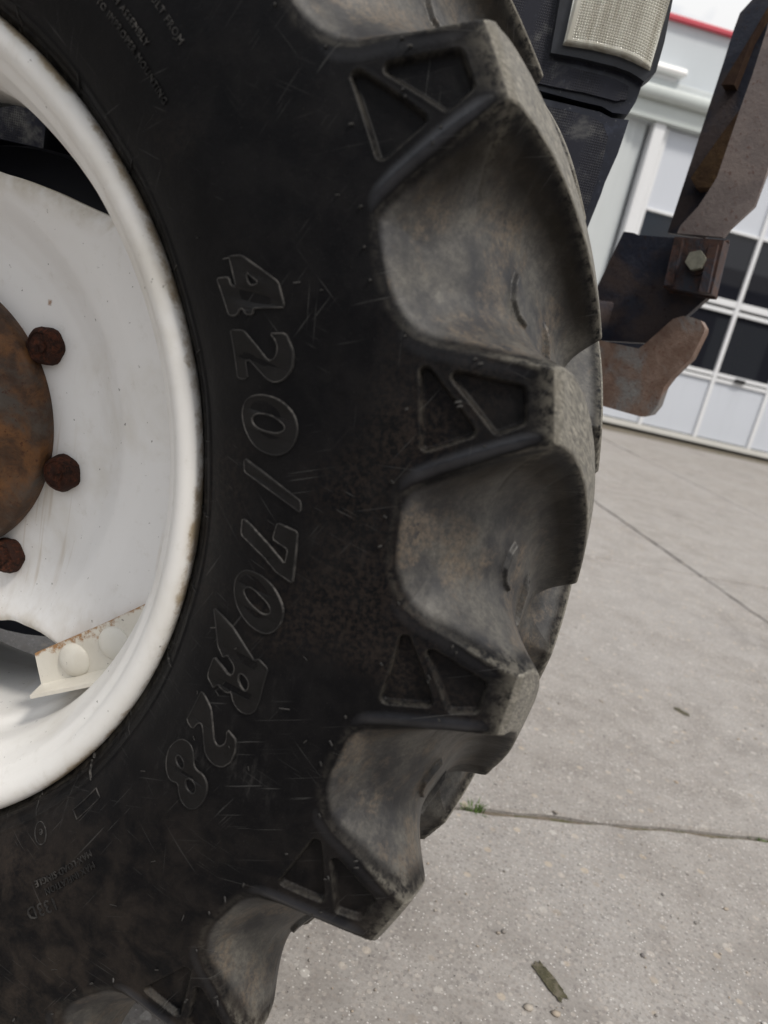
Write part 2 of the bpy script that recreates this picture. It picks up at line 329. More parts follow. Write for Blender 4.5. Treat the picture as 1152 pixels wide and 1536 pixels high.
def wall_mat(name, c, streak=.3, rough=.45):
    m = Mat(name); m.co = world_vec(m)
    s = m.noise(6, 4, .6, m.map((1, 1, .12))); n = m.noise(1.6, 4, .6)
    col = m.mix(m.mul(m.ramp(s, .5, .75), streak), c, tuple(x * .82 for x in c)); col = m.mix(m.mul(m.ramp(n, .5, .7), .25), col, tuple(x * .9 for x in c))
    m.set('col', col); m.set('rough', rough); m.set('spec', .4); m.set('normal', m.bump(m.noise(5, 3, .5), .1, .01)); return m.m
WALLW = wall_mat('white_cladding', (.55, .59, .625)); WALLG = wall_mat('grey_cladding', (.55, .58, .59)); DOORW = wall_mat('white_door_panel', (.58, .61, .67), .3)
FRAMEW = wall_mat('white_door_frame', (.74, .75, .77), .25); FASC = wall_mat('pale_fascia', (.56, .60, .59), .3); DIRTW = wall_mat('dirty_white_rail', (.62, .61, .58), .6)
REDT = wall_mat('red_roof_trim', (.60, .09, .12), .2); LAMPW = wall_mat('white_lamp_cover', (.8, .8, .8), .1)
GLASS = Mat('dark_window_glass', col=(.012, .013, .018), rough=.02, spec=.5).m
BLACKP = plain('black_fitting', (.015, .015, .016), .5)

# ------------------------------------------------------------------ the yard: ground, slabs, joints
def sheet(name, pts, z, mat, parent=None):
    me = D.meshes.new(name); me.from_pydata([(x, y, z) for x, y in pts], [], [list(range(len(pts)))]); me.update()
    return link(name, me, mat, parent)
ground = sheet('ground', [(-400, -400), (400, -400), (400, 400), (-400, 400)], -.012, SOILM); tag(ground, kind='structure')
GA = rad(24.6); E1 = Vector((math.cos(GA), math.sin(GA), 0)); E2 = Vector((-math.sin(GA), math.cos(GA), 0))
def slab(a0, a1, b0, b1, step=.06, jit=.005):
    g = .008; a0 += g; a1 -= g; b0 += g; b1 -= g; pts = []
    for (p, q) in (((a0, b0), (a1, b0)), ((a1, b0), (a1, b1)), ((a1, b1), (a0, b1)), ((a0, b1), (a0, b0))):
        L = math.hypot(q[0] - p[0], q[1] - p[1]); n = max(2, int(L / step))
        for i in range(n):
            f = i / n; j = 0 if i == 0 else 1
            pts.append((p[0] + (q[0] - p[0]) * f + j * random.uniform(-jit, jit), p[1] + (q[1] - p[1]) * f + j * random.uniform(-jit, jit)))
    bm = bmesh.new(); lo = []; mi = []; up = []; dz = random.uniform(-.0025, .0025)
    cx, cy = (a0 + a1) / 2, (b0 + b1) / 2
    for a, b in pts:
        w = E1 * a + E2 * b; ia = a + math.copysign(.005, cx - a); ib = b + math.copysign(.005, cy - b); w2 = E1 * ia + E2 * ib
        lo.append(bm.verts.new((w.x, w.y, -.014))); mi.append(bm.verts.new((w.x, w.y, dz - .006 + random.uniform(-.001, .001)))); up.append(bm.verts.new((w2.x, w2.y, dz)))
    n = len(pts)
    for i in range(n):
        k = (i + 1) % n; bm.faces.new((lo[i], lo[k], mi[k], mi[i])); bm.faces.new((mi[i], mi[k], up[k], up[i]))
    bm.faces.new(up)
    return bm_obj('concrete_slab', bm, CONC, ground)
S1 = [-7.3, -5.65, -4.0, -2.4, -1.2, .42, 2.555, 4.2, 5.85, 7.5, 9.1]
S2 = [-5.5, -3.55, -1.6, .348, 2.29, 4.24, 6.18, 8.1]
for i in range(len(S1) - 1):
    for j in range(len(S2) - 1): slab(S1[i], S1[i + 1], S2[j], S2[j + 1])
# apron of older concrete in front of the shed
BYAW = rad(20); BH = Vector((math.cos(BYAW), math.sin(BYAW), 0)); BN = Vector((math.sin(BYAW), -math.cos(BYAW), 0)); BA = Vector((1.996, 10.486, 0))
# ------------------------------------------------------------------ the shed across the yard
FB = Matrix(((BH.x, -BN.x, 0, BA.x), (BH.y, -BN.y, 0, BA.y), (0, 0, 1, 0), (0, 0, 0, 1)))      # local x along the front, y into the building
shed = empty('workshop_building', BA); shed.rotation_euler = (0, 0, BYAW)
tag(shed, 'white clad workshop with red roof trim and tall glazed doors across the yard', 'building')
def box(name, x0, x1, y0, y1, z0, z1, mat, parent=shed, bev=0.0):
    bm = bmesh.new(); bx(bm, ((x0 + x1) / 2, (y0 + y1) / 2, (z0 + z1) / 2), (x1 - x0, y1 - y0, z1 - z0))
    if bev: bevel_all(bm, bev)
    return bm_obj(name, bm, mat, parent)
box('upper_wall', -9, 12, .02, 12, 3.60, 4.69, WALLW)
tr_ = box('roof_trim', -9.06, 12.06, -.05, 12.06, 4.695, 4.745, REDT, bev=.008)
box('fascia', -9, 12, -.10, .017, 3.615, 3.81, FASC, bev=.006)
bm = bmesh.new(); prism(bm, [(-.001, 3.813), (-.17, 3.815), (-.20, 3.84), (-.215, 3.90), (-.20, 3.945), (-.15, 3.965), (-.001, 3.965)], -9, 12, Matrix(((0, 1, 0, 0), (1, 0, 0, 0), (0, 0, 1, 0), (0, 0, 0, 1))))
bm_obj('gutter', bm, FASC, shed, True, 40)
box('flashing_strip', -9, 12, -.06, .017, 3.969, 4.06, WALLG, bev=.006)
box('lamp_backing', -2.7, -1.585, -.05, .017, 4.064, 4.115, FRAMEW)
bm = bmesh.new(); prism(bm, [(-.16, 4.12), (-.17, 4.15), (-.14, 4.20), (-.06, 4.225), (.015, 4.225), (.015, 4.12)], -2.75, -1.53, Matrix(((0, 1, 0, 0), (1, 0, 0, 0), (0, 0, 1, 0), (0, 0, 0, 1)))); bevel_all(bm, .03, 3)
bm_obj('lamp_cover', bm, LAMPW, shed, True, 40)
for i, (x0, x1, y0) in enumerate([(-9, -1.96, .03), (-1.955, -1.86, .055), (-1.855, -1.74, .075)]):
    w_ = box('wall_panel', x0, x1, y0, .3, 0, 3.61, WALLG)
for k in range(12):      # folded ribs of the cladding
    box('cladding_rib', -2.35 - k * .5, -2.31 - k * .5, .012, .028, .02, 3.61, WALLG)
box('door_post', -1.69, -1.545, -.06, .25, 0, 3.612, FRAMEW, bev=.008)
box('end_wall', 11.6, 12, .02, 12, 0, 3.595, WALLG)
box('back_wall', -9, 11.59, 11.7, 12, 0, 3.595, WALLG)
box('indoor_floor', -8.9, 11.5, .4, 11.6, -.02, .004, DARK)
door = empty('glazed_door', (0, 0, 0), shed)
MU = [-1.50 + .79 * k for k in range(0, 15)]
def dbox(name, *a, **k): return box(name, *a, parent=door, **k)
for k in range(len(MU) - 1):
    x0, x1 = MU[k] + .028, MU[k + 1] - .028
    if x1 > 10.5: break
    if k > 0 or True:
        dbox('mullion', MU[k] - .026, MU[k] + .026, .0, .07, .10, 3.59, FRAMEW, bev=.006)
    dbox('upper_panel', x0, x1, .03, .06, 2.70, 3.59, DOORW)
    dbox('lower_panel', x0, x1, .03, .06, .115, .855, DOORW)
    dbox('pane', x0, x1, .038, .046, 1.885, 2.655, GLASS)
    dbox('pane', x0, x1, .038, .046, .98, 1.71, GLASS)
    for z0, z1 in ((2.66, 2.695), (1.80, 1.88), (1.715, 1.765), (.925, .975), (.86, .905)):
        dbox('rail', x0 + .001, x1 - .001, .005, .066, z0, z1, FRAMEW, bev=.005)
dbox('bottom_rail', MU[0], 10.4, -.005, .075, .03, .098, DIRTW, bev=.006)
dbox('rubber_seal', MU[0], 10.4, .01, .06, .004, .028, BLACKP)
dbox('door_catch', .36, .50, -.03, .004, .90, .955, BLACKP, bev=.01)

# the dark shed behind the viewer, which the door panes mirror
opp = empty('storage_shed', (5.2, -13.5, 0)); opp.rotation_euler = (0, 0, BYAW); tag(opp, 'low dark storage shed behind the viewer, mirrored in the door panes', 'shed')
SHEDM = wall_mat('dark_shed_cladding', (.085, .075, .07), .5)
bm = bmesh.new(); bx(bm, (0, -4, 2.3), (44, 8, 4.6)); bm_obj('wall', bm, SHEDM, opp)
bm = bmesh.new(); prism(bm, [(.5, 4.603), (.5, 4.72), (-4, 6.0), (-8.5, 4.72), (-8.5, 4.603), (-4, 5.85)], -22.4, 22.4, Matrix(((0, 1, 0, 0), (1, 0, 0, 0), (0, 0, 1, 0), (0, 0, 0, 1)))); bm_obj('roof', bm, plain('dark_roof', (.07, .065, .065), .7), opp)
for k in range(7):
    x = -18 + 6 * k
    bm = bmesh.new(); bx(bm, (x, .03, 1.7), (2.6, .05, 3.4)); bm_obj('shed_door', bm, BLACKP if k % 2 else FASC, opp)
# ------------------------------------------------------------------ the tractor
tractor = empty('tractor', (0, 0, 0)); tag(tractor, 'dusty dark tractor with white rims and a big worn lugged front tyre', 'tractor')
WZ = .677
wheel = empty('front_wheel', (0, 0, WZ), tractor)
# ---- tyre profile
RC = .679
EK = [(.366, -.146), (.372, -.150), (.380, -.158), (.3875, -.1625), (.393, -.1695), (.3975, -.1765), (.41, -.186), (.425, -.194), (.44, -.2005), (.46, -.2065), (.49, -.2115), (.52, -.2140), (.545, -.2145), (.57, -.2128), (.604, -.2108), (.634, -.2072), (.6475, -.2040)]
ek = [smooth_prof(EK, 600)]
cor = [(.6508, -.2026), (.6535, -.1992), (RC - .194**2 / 1.6 + .0004, -.194)]
trd = [(RC - y * y / 1.6, y) for y in np.linspace(-.19, 0, 200)]
E_ = np.vstack([ek[0], cor, trd]); ES = np.r_[0, np.cumsum(np.hypot(*np.diff(E_, axis=0).T))]
VC = ES[-1]
def v_of_r(r): return np.interp(r, E_[:603, 0], ES[:603])
def v_of_y(y): return np.interp(y, E_[601:, 1], ES[601:])
FK = [(v_of_r(.535), None), (v_of_r(.55), (.549, -.2125)), (v_of_r(.56), (.5565, -.2065)), (v_of_r(.57), (.563, -.1995)), (v_of_r(.585), (.573, -.190)), (v_of_r(.604), (.585, -.179)), (v_of_r(.62), (.594, -.170)), (v_of_r(.634), (.601, -.162)), (v_of_r(.648), (.608, -.152)),
      (v_of_y(-.199), (.610, -.149)), (v_of_y(-.19), (.614, -.142)), (v_of_y(-.17), (.621, -.127)), (v_of_y(-.14), (.629, -.106)), (v_of_y(-.10), (.6365, -.077)), (v_of_y(-.06), (.641, -.047)), (v_of_y(-.025), (.6435, -.019)), (VC, (.644, 0))]
FK[0] = (FK[0][0], tuple(np.array([np.interp(FK[0][0], ES, E_[:, c]) for c in (0, 1)])))
fs = np.array([k[0] for k in FK]); fp = np.array([k[1] for k in FK])
fm = np.gradient(fp, fs, axis=0)
def Fat(v):
    k = np.clip(np.searchsorted(fs, v, 'right') - 1, 0, len(fs) - 2); h = fs[k + 1] - fs[k]; u = np.clip((v - fs[k]) / h, 0, 1)[:, None]; h = h[:, None]
    p = (2*u**3-3*u**2+1)*fp[k] + (u**3-2*u**2+u)*h*fm[k] + (-2*u**3+3*u**2)*fp[k+1] + (u**3-u**2)*h*fm[k+1]
    e = np.stack([np.interp(v, ES, E_[:, 0]), np.interp(v, ES, E_[:, 1])], -1)
    return np.where((v < fs[0])[:, None], e, p)
def Eat(v): return np.stack([np.interp(v, ES, E_[:, 0]), np.interp(v, ES, E_[:, 1])], -1)
def shift(v):
    """skew of the grid columns so that they run along the lugs on the tread"""
    yk = np.array([-.205, -.19, -.17, -.14, -.11, -.08, -.05, -.02, 0]); tk = np.array([0, -.3, -.85, -2.1, -3.8, -6.0, -8.4, -11.0, -12.6])
    return np.where(v < v_of_r(.6475), 0, np.interp(np.interp(v, ES, E_[:, 1]), yk, tk))
# boundary of one pocket: down the leading edge of lug 0, round the pocket's inner end, out along the next lug
low = [(19.75, v_of_y(-.010)), (21.1, v_of_y(-.02)), (23.7, v_of_y(-.05)), (26.1, v_of_y(-.08)), (28.3, v_of_y(-.11)), (30.0, v_of_y(-.14)), (31.25, v_of_y(-.17)), (31.8, v_of_y(-.19))]
side = [(32.1, v_of_r(.651)), (31.85, v_of_r(.635)), (31.5, v_of_r(.62)), (30.9, v_of_r(.60)), (30.2, v_of_r(.58)), (29.45, v_of_r(.563)), (28.7, v_of_r(.5545)), (27.6, v_of_r(.5505)), (26, v_of_r(.5485)), (24.4, v_of_r(.5485)), (23, v_of_r(.5515)), (21.8, v_of_r(.558)), (20.7, v_of_r(.567)), (20.0, v_of_r(.58)), (19.5, v_of_r(.60)), (19.0, v_of_r(.62)), (18.6, v_of_r(.636)), (18.25, v_of_r(.651))]
upp = [(18.15, v_of_y(-.19)), (17.7, v_of_y(-.17)), (16.4, v_of_y(-.14)), (14.6, v_of_y(-.11)), (12.4, v_of_y(-.08)), (9.9, v_of_y(-.05)), (7.3, v_of_y(-.02)), (5.2, v_of_y(.0) + .002)]
chain = low + side + upp; flag = [1] * (len(low) + 8) + [0] * (len(chain) - len(low) - 9) + [2]
ANG = .625 * math.pi / 180
poly = []; pfl = []
for j in range(-3, 4):
    for (t, v), f in zip(chain, flag): poly.append(((t - 18 * j) * ANG, v)); pfl.append(f)
poly = np.array(poly); pfl = np.array(pfl)
def sd_near(T, V):
    """signed distance to the pocket edge (negative on the rubber), nearness to a leading edge, nearness to a steep edge"""
    x = T.ravel() * ANG; y = V.ravel(); dd = [np.full(x.shape, 9.) for _ in range(3)]
    A, B = poly[:-1], poly[1:]; inside = np.zeros(x.shape, bool)
    Pc = np.vstack([poly, [(poly[-1, 0], -1)], [(poly[0, 0], -1)], poly[:1]])
    for a, b in zip(Pc[:-1], Pc[1:]):
        c = (a[1] > y) != (b[1] > y)
        if c.any():
            xi = a[0] + (y - a[1]) / (b[1] - a[1] + 1e-30) * (b[0] - a[0]); inside ^= c & (x < xi)
    for a, b, f in zip(A, B, pfl[:-1]):
        e = b - a; u = np.clip(((x - a[0]) * e[0] + (y - a[1]) * e[1]) / (e @ e), 0, 1)
        dd[f] = np.minimum(dd[f], np.hypot(x - a[0] - u * e[0], y - a[1] - u * e[1]))
    dU, dL, dN = dd; s = np.where(inside, -1, 1); d = np.minimum(np.minimum(dL, dU), dN)
    w = np.clip(np.minimum(dU, dN) / (dL + np.minimum(dU, dN) + 1e-9), 0, 1); w = w * w * (3 - 2 * w)
    q = np.clip(dU / (np.minimum(dL, dN) + dU + 1e-9), 0, 1); q = q * q * (3 - 2 * q)
    return (s * d).reshape(T.shape), w.reshape(T.shape), q.reshape(T.shape)
FOFF = 8.28      # the lugs of the far half stand this far round from the near ones
VS = v_of_y(-.15)
def mask(T, V):
    out = None
    for TT, VV in ((T, V), (T - FOFF, 2 * VC - V)):
        d, w, q = sd_near(TT, VV)
        vv = np.minimum(VV, 2 * VC - VV); depth = np.clip((vv - v_of_r(.548)) / .09, 0, 1); c = np.clip((vv - VS) / (VC - VS), 0, 1) ** .8
        WL = (.040 + .024 * depth) * (1 - c) + .034 * c; pL = (2.3 + .25 * depth) * (1 - c) + 3.0 * c
        WU = (.050 - .004 * depth) * (1 - c) + .036 * c; pU = (2.0 + .5 * depth) * (1 - c) + 2.7 * c
        Wd = q * WL + (1 - q) * WU; pw = q * pL + (1 - q) * pU
        e = .0013 + .0031 * (1 - depth); t = e * np.logaddexp(0, d / e) - e * .55
        m = (1 - np.clip(t / Wd, 0, 1)) ** pw
        if out is None: out, d0, w0 = m, d, w
        else: d0 = np.minimum(d0, d); out = np.maximum(out, m)
    return out, d0, w0
def sd_poly(P, T, V, r):
    pts = np.array([(t * ANG, v_of_r(rr)) for rr, t in P]); x, y = T * ANG, V
    d = np.full(T.shape, 9.); ins = np.zeros(T.shape, bool)
    for a, b in zip(pts, np.roll(pts, -1, 0)):
        e = b - a; u = np.clip(((x - a[0]) * e[0] + (y - a[1]) * e[1]) / (e @ e), 0, 1); d = np.minimum(d, np.hypot(x - a[0] - u * e[0], y - a[1] - u * e[1]))
        c = (a[1] > y) != (b[1] > y); ins ^= c & (x < a[0] + (y - a[1]) / (b[1] - a[1] + 1e-30) * (b[0] - a[0]))
    return np.where(ins, -d, d) - r
TRI = [(.5725, 36.55), (.5985, 32.85), (.5715, 31.95)]; QUA = [(.5925, 36.1), (.630, 35.05), (.630, 33.5), (.6165, 33.05)]
def seg_d(P, T, V):
    d = np.full(T.shape, 9.)
    for (ta, va), (tb, vb) in zip(P, P[1:]):
        ax, bx_ = ta * ANG, tb * ANG; ex, ey = bx_ - ax, vb - va; x, y = T * ANG - ax, V - va
        u = np.clip((x * ex + y * ey) / (ex * ex + ey * ey), 0, 1); d = np.minimum(d, np.hypot(x - u * ex, y - u * ey))
    return d
def vF(yf): return np.interp(yf, fp[1:, 1], fs[1:])
CRES0 = [(24.4, vF(-.1185)), (23.6, vF(-.1245)), (22.4, vF(-.127)), (21.3, vF(-.1225)), (20.9, vF(-.118))]
BARM = [(21.0, vF(-.073)), (19.3, vF(-.079)), (17.4, vF(-.0805))]
def sd_tv(P, T, V):
    pts = np.array([(t * ANG, v) for t, v in P]); x, y = T * ANG, V; d = np.full(T.shape, 9.); ins = np.zeros(T.shape, bool)
    for a, b in zip(pts, np.roll(pts, -1, 0)):
        e = b - a; u = np.clip(((x - a[0]) * e[0] + (y - a[1]) * e[1]) / (e @ e), 0, 1); d = np.minimum(d, np.hypot(x - a[0] - u * e[0], y - a[1] - u * e[1]))
        c = (a[1] > y) != (b[1] > y); ins ^= c & (x < a[0] + (y - a[1]) / (b[1] - a[1] + 1e-30) * (b[0] - a[0]))
    return np.where(ins, -d, d)
CRES = [(24.4, vF(-.1175)), (23.7, vF(-.1245)), (22.6, vF(-.1285)), (21.5, vF(-.1255)), (20.8, vF(-.1175)), (22.6, vF(-.1145))]
BARM = [(21.2, vF(-.0725)), (17.3, vF(-.0825)), (17.6, vF(-.0735))]
def surf(T, V):
    """wheel-space points and masks for angle T (degrees, before the skew) and profile length V"""
    TH = T + shift(V); m, d, w0 = mask(TH, V)
    e = Eat(V.ravel()).reshape(*V.shape, 2); f = Fat(V.ravel()).reshape(*V.shape, 2)
    en = np.stack([np.gradient(E_[:, 1], ES), -np.gradient(E_[:, 0], ES)], -1)
    nx = np.interp(V, ES, en[:, 0]); ny = np.interp(V, ES, en[:, 1])
    sgn = 1.0
    TL = np.mod(TH - 25.2, 18) + 25.2
    rec = np.zeros(T.shape); rim_ = np.zeros(T.shape)
    for P in (TRI, QUA):
        q = sd_poly(P, TL, V, .0034); s = np.clip(.5 - q / .0022, 0, 1); s = s * s * (3 - 2 * s); rec -= .0052 * s; rec += .0003 * np.exp(-((q - .0018) / .0012) ** 2); rim_ = np.maximum(rim_, np.exp(-((q - .0006) / .0010) ** 2))
    # rings beside the rim
    re = np.interp(V, ES, E_[:, 0])
    side = V < v_of_r(.5)
    rec += np.where(side, .0011 * np.exp(-((re - .3925) / .0009) ** 2) + .0010 * np.exp(-((re - .4025) / .0008) ** 2) - .0006 * (re > .3925) * (re < .4025), 0)
    # gentle unevenness
    rec += .0006 * np.sin(TH * .35 + 1) * np.sin(re * 60)
    rec += .0016 * np.exp(-((d + .0058) / .0036) ** 2) * np.clip(w0 * 2 - .8, 0, 1) * np.clip((re - .556) / .016, 0, 1) * np.clip((.652 - re) / .012, 0, 1) * (V < v_of_r(.6515)) * (d < 0)
    TP = np.mod(TH - 16.0, 18) + 16.0
    mk = .0048 * np.clip(.5 - sd_tv(CRES, TP, V) / .0022, 0, 1) + .0055 * np.clip(.5 - sd_tv(BARM, TP, V) / .0022, 0, 1)
    R = m * (e[..., 0] + rec * nx) + (1 - m) * (f[..., 0] + mk * .72); Y = m * (e[..., 1] + rec * ny) + (1 - m) * (f[..., 1] - mk * .55)
    a = np.radians(TH); P = np.stack([R * np.cos(a), Y, R * np.sin(a)], -1)
    gap = np.hypot(e[..., 0] - f[..., 0], e[..., 1] - f[..., 1])
    pk = np.clip((1 - m) * np.clip(gap / .006, 0, 1), 0, 1)
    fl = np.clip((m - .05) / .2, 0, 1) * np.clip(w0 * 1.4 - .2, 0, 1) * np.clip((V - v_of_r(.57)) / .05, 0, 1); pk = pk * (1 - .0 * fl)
    fl = np.clip(m / .45, 0, 1) * np.clip(w0 * 1.25 - .15, 0, 1) * np.clip((V - v_of_r(.56)) / .06, 0, 1)  # leading-flank mask, for the painted overhang shade and cleaner rubber
    tr = np.where(V > v_of_r(.6475), np.clip(.6 - (d - .0004) / .0022, 0, 1), 0) * np.clip((V - v_of_r(.6475)) / .006, 0, 1)
    dsh = np.abs(V - v_of_r(.6535)); ed = np.where(V < v_of_r(.6535), np.exp(-(dsh / .013) ** 2), np.exp(-(dsh / .006) ** 2)) * m
    ed = np.maximum(ed, np.where(V > v_of_r(.6), np.where(d > .001, np.exp(-((d - .001) / .0018) ** 2), np.exp(-((d - .001) / .0045) ** 2)) * np.clip((V - v_of_r(.6)) / .03, 0, 1), 0))
    ed = np.maximum(ed, .22 * np.exp(-((d - .002) / .003) ** 2) * np.clip(gap / .004, 0, 1))
    ed = np.maximum(ed, .30 * rim_)
    ed = np.maximum(ed, .35 * np.where(V < v_of_r(.5), np.exp(-((re - .3885) / .004) ** 2), 0))
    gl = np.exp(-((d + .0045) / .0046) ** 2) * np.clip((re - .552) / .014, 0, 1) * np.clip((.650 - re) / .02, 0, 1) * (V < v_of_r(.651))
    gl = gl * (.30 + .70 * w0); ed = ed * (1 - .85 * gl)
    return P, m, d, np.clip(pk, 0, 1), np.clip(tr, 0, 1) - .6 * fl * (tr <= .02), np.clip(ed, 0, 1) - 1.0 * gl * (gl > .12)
vA = v_of_r(.374); vB = v_of_r(.411); vD = v_of_r(.535)
ROWS = np.r_[np.linspace(vA, vB, 42)[:-1], np.linspace(vB, vD, 34)[:-1], np.linspace(vD, VC, 262)]
def sector(nc, rows, mirror=False):
    """one 18 degree sector: vertices, normals, faces, which faces are lug, masks"""
    st = 18.0 / nc; Tj = 25.2 + st * np.arange(-1, nc + 2)
    T, V = np.meshgrid(Tj, rows); P, m, d, pk, tr, ed = surf(T, V)
    du = np.gradient(P, axis=1); dv = np.gradient(P, axis=0); n = np.cross(dv, du); n /= np.linalg.norm(n, axis=-1, keepdims=True) + 1e-12
    sl = np.s_[:, 1:-1]; P, m, d, pk, tr, ed, n, V, T = (x[sl] for x in (P, m, d, pk, tr, ed, n, V, T))
    if np.mean(n[-1, :, 0] * np.cos(np.radians(28)) + n[-1, :, 2] * np.sin(np.radians(28))) < 0: n = -n
    R, Cn = m.shape; i, j = np.meshgrid(np.arange(R - 1), np.arange(Cn - 1), indexing='ij'); a = i * Cn + j
    F = np.stack([a, a + Cn, a + Cn + 1, a + 1], -1)
    mf = (m[:-1, :-1] + m[1:, 1:] + m[1:, :-1] + m[:-1, 1:]) / 4; vf = (V[:-1, :-1] + V[1:, 1:]) / 2
    tf = (T[:-1, :-1] + T[1:, 1:]) / 2
    # only this sector's own lug, not the tips of the lugs from the other side
    dn, _, _ = sd_near(tf + shift(vf), vf)
    lug = (mf > .42) & (vf > v_of_r(.553)) & (dn < .02)
    P = P.reshape(-1, 3).copy(); n = n.reshape(-1, 3).copy()
    if mirror: P[:, 1] *= -1; n[:, 1] *= -1; F = F[..., ::-1]
    # face orientation must agree with the normals
    f0 = F.reshape(-1, 4)[len(F.reshape(-1, 4)) // 2]; g = np.cross(P[f0[1]] - P[f0[0]], P[f0[2]] - P[f0[0]])
    if g @ n[f0[0]] < 0: F = F[..., ::-1]
    return dict(P=P, n=n, F=F.reshape(-1, 4), lug=lug.ravel(), pk=pk.ravel(), tr=tr.ravel(), ed=ed.ravel())
def pick(S, sel):
    F = S['F'][sel]; u, inv = np.unique(F, return_inverse=True)
    return S['P'][u], S['n'][u], inv.reshape(F.shape), S['pk'][u], S['tr'][u], S['ed'][u]
def rotY(X, deg):
    a = math.radians(deg); c, s = math.cos(a), math.sin(a); o = X.copy(); o[:, 0] = X[:, 0] * c - X[:, 2] * s; o[:, 2] = X[:, 0] * s + X[:, 2] * c
    return o
fine = sector(150, ROWS); r2 = np.r_[ROWS[:75:5], ROWS[75::3]]; r2[-1] = VC
coarse = sector(30, np.r_[ROWS[:75:6], ROWS[75:-1:5], [VC]])
FOFF = 18 - 8.28
far = sector(75, np.r_[ROWS[:75:6], ROWS[75:-1:2], [VC]], True)
parts = []
for k in range(-7, 13):
    S = fine if -2 <= k <= 5 else coarse
    p, n, f, a, b, c = pick(S, ~S['lug']); parts.append((rotY(p, -18 * k), rotY(n, -18 * k), f, a, b, c))
    p, n, f, a, b, c = pick(far, ~far['lug']); parts.append((rotY(p, -18 * k + 8.28), rotY(n, -18 * k + 8.28), f, a, b, c))
off = 0; FF = []
for q in parts: FF.append(q[2] + off); off += len(q[0])
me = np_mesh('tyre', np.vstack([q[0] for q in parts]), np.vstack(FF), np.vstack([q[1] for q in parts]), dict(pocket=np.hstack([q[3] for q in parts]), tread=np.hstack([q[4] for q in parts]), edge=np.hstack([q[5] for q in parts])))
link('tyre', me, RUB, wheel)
def lug_mesh(S):
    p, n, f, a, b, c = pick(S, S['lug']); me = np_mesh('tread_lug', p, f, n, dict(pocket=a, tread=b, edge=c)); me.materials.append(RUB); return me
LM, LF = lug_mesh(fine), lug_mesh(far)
for k in range(20):
    o = link('tread_lug', LM, None, wheel); o.rotation_euler.y = rad(18 * k)
for k in range(20):
    o = link('tread_lug', LF, None, wheel); o.rotation_euler.y = rad(18 * k - 8.28)
# ---- raised characters and marks on the side wall
def on_side(r, th, h=0.0):
    v = v_of_r(r); e = Eat(np.array([v]))[0]; a = math.radians(th)
    v1, v2 = Eat(np.array([v - .002, v + .002])); tx, ty = v2 - v1; L = math.hypot(tx, ty); nr, ny = ty / L, -tx / L
    if ny > 0: nr, ny = -nr, -ny
    r_, y_ = e[0] + nr * h, e[1] + ny * h
    return Vector((r_ * math.cos(a), y_, r_ * math.sin(a)))
def chaikin(P, it):
    for _ in range(it):
        Q = []
        for a, b in zip(P, P[1:] + P[:1]): Q += [(a[0]*.75 + b[0]*.25, a[1]*.75 + b[1]*.25), (a[0]*.25 + b[0]*.75, a[1]*.25 + b[1]*.75)]
        P = Q
    return P
def ridge(bm, loop, w, h, closed=True):
    """raised ridge of trapezoid section along a loop of (r, theta)"""
    n = len(loop); rows = []
    for i, (r, t) in enumerate(loop):
        pa, pb = loop[(i - 1) % n if closed else max(i - 1, 0)], loop[(i + 1) % n if closed else min(i + 1, n - 1)]
        dr, ds = pb[0] - pa[0], math.radians(pb[1] - pa[1]) * r; L = math.hypot(dr, ds) + 1e-9; nr, ns = -ds / L, dr / L
        row = []
        for o, hh in ((-w, -.0008), (-w * .35, h), (w * .35, h), (w, -.0008)):
            row.append(bm.verts.new(on_side(r + nr * o, t + math.degrees(ns * o / r), hh)))
        rows.append(row)
    for i in range(n if closed else n - 1):
        A, B = rows[i], rows[(i + 1) % n]
        for k in range(3): bm.faces.new((A[k], A[k + 1], B[k + 1], B[k]))
def resample(P, step=.0035):
    Q = []
    for a, b in zip(P, P[1:] + P[:1]):
        L = math.hypot(b[0] - a[0], math.radians(b[1] - a[1]) * a[0]); k = max(1, int(L / step))
        Q += [(a[0] + (b[0] - a[0]) * i / k, a[1] + (b[1] - a[1]) * i / k) for i in range(k)]
    return Q
FACE = plain('raised_rubber_face', (.0055, .0052, .0055), .42, .2, .4, 60, 0, .25)
from mathutils.geometry import tessellate_polygon
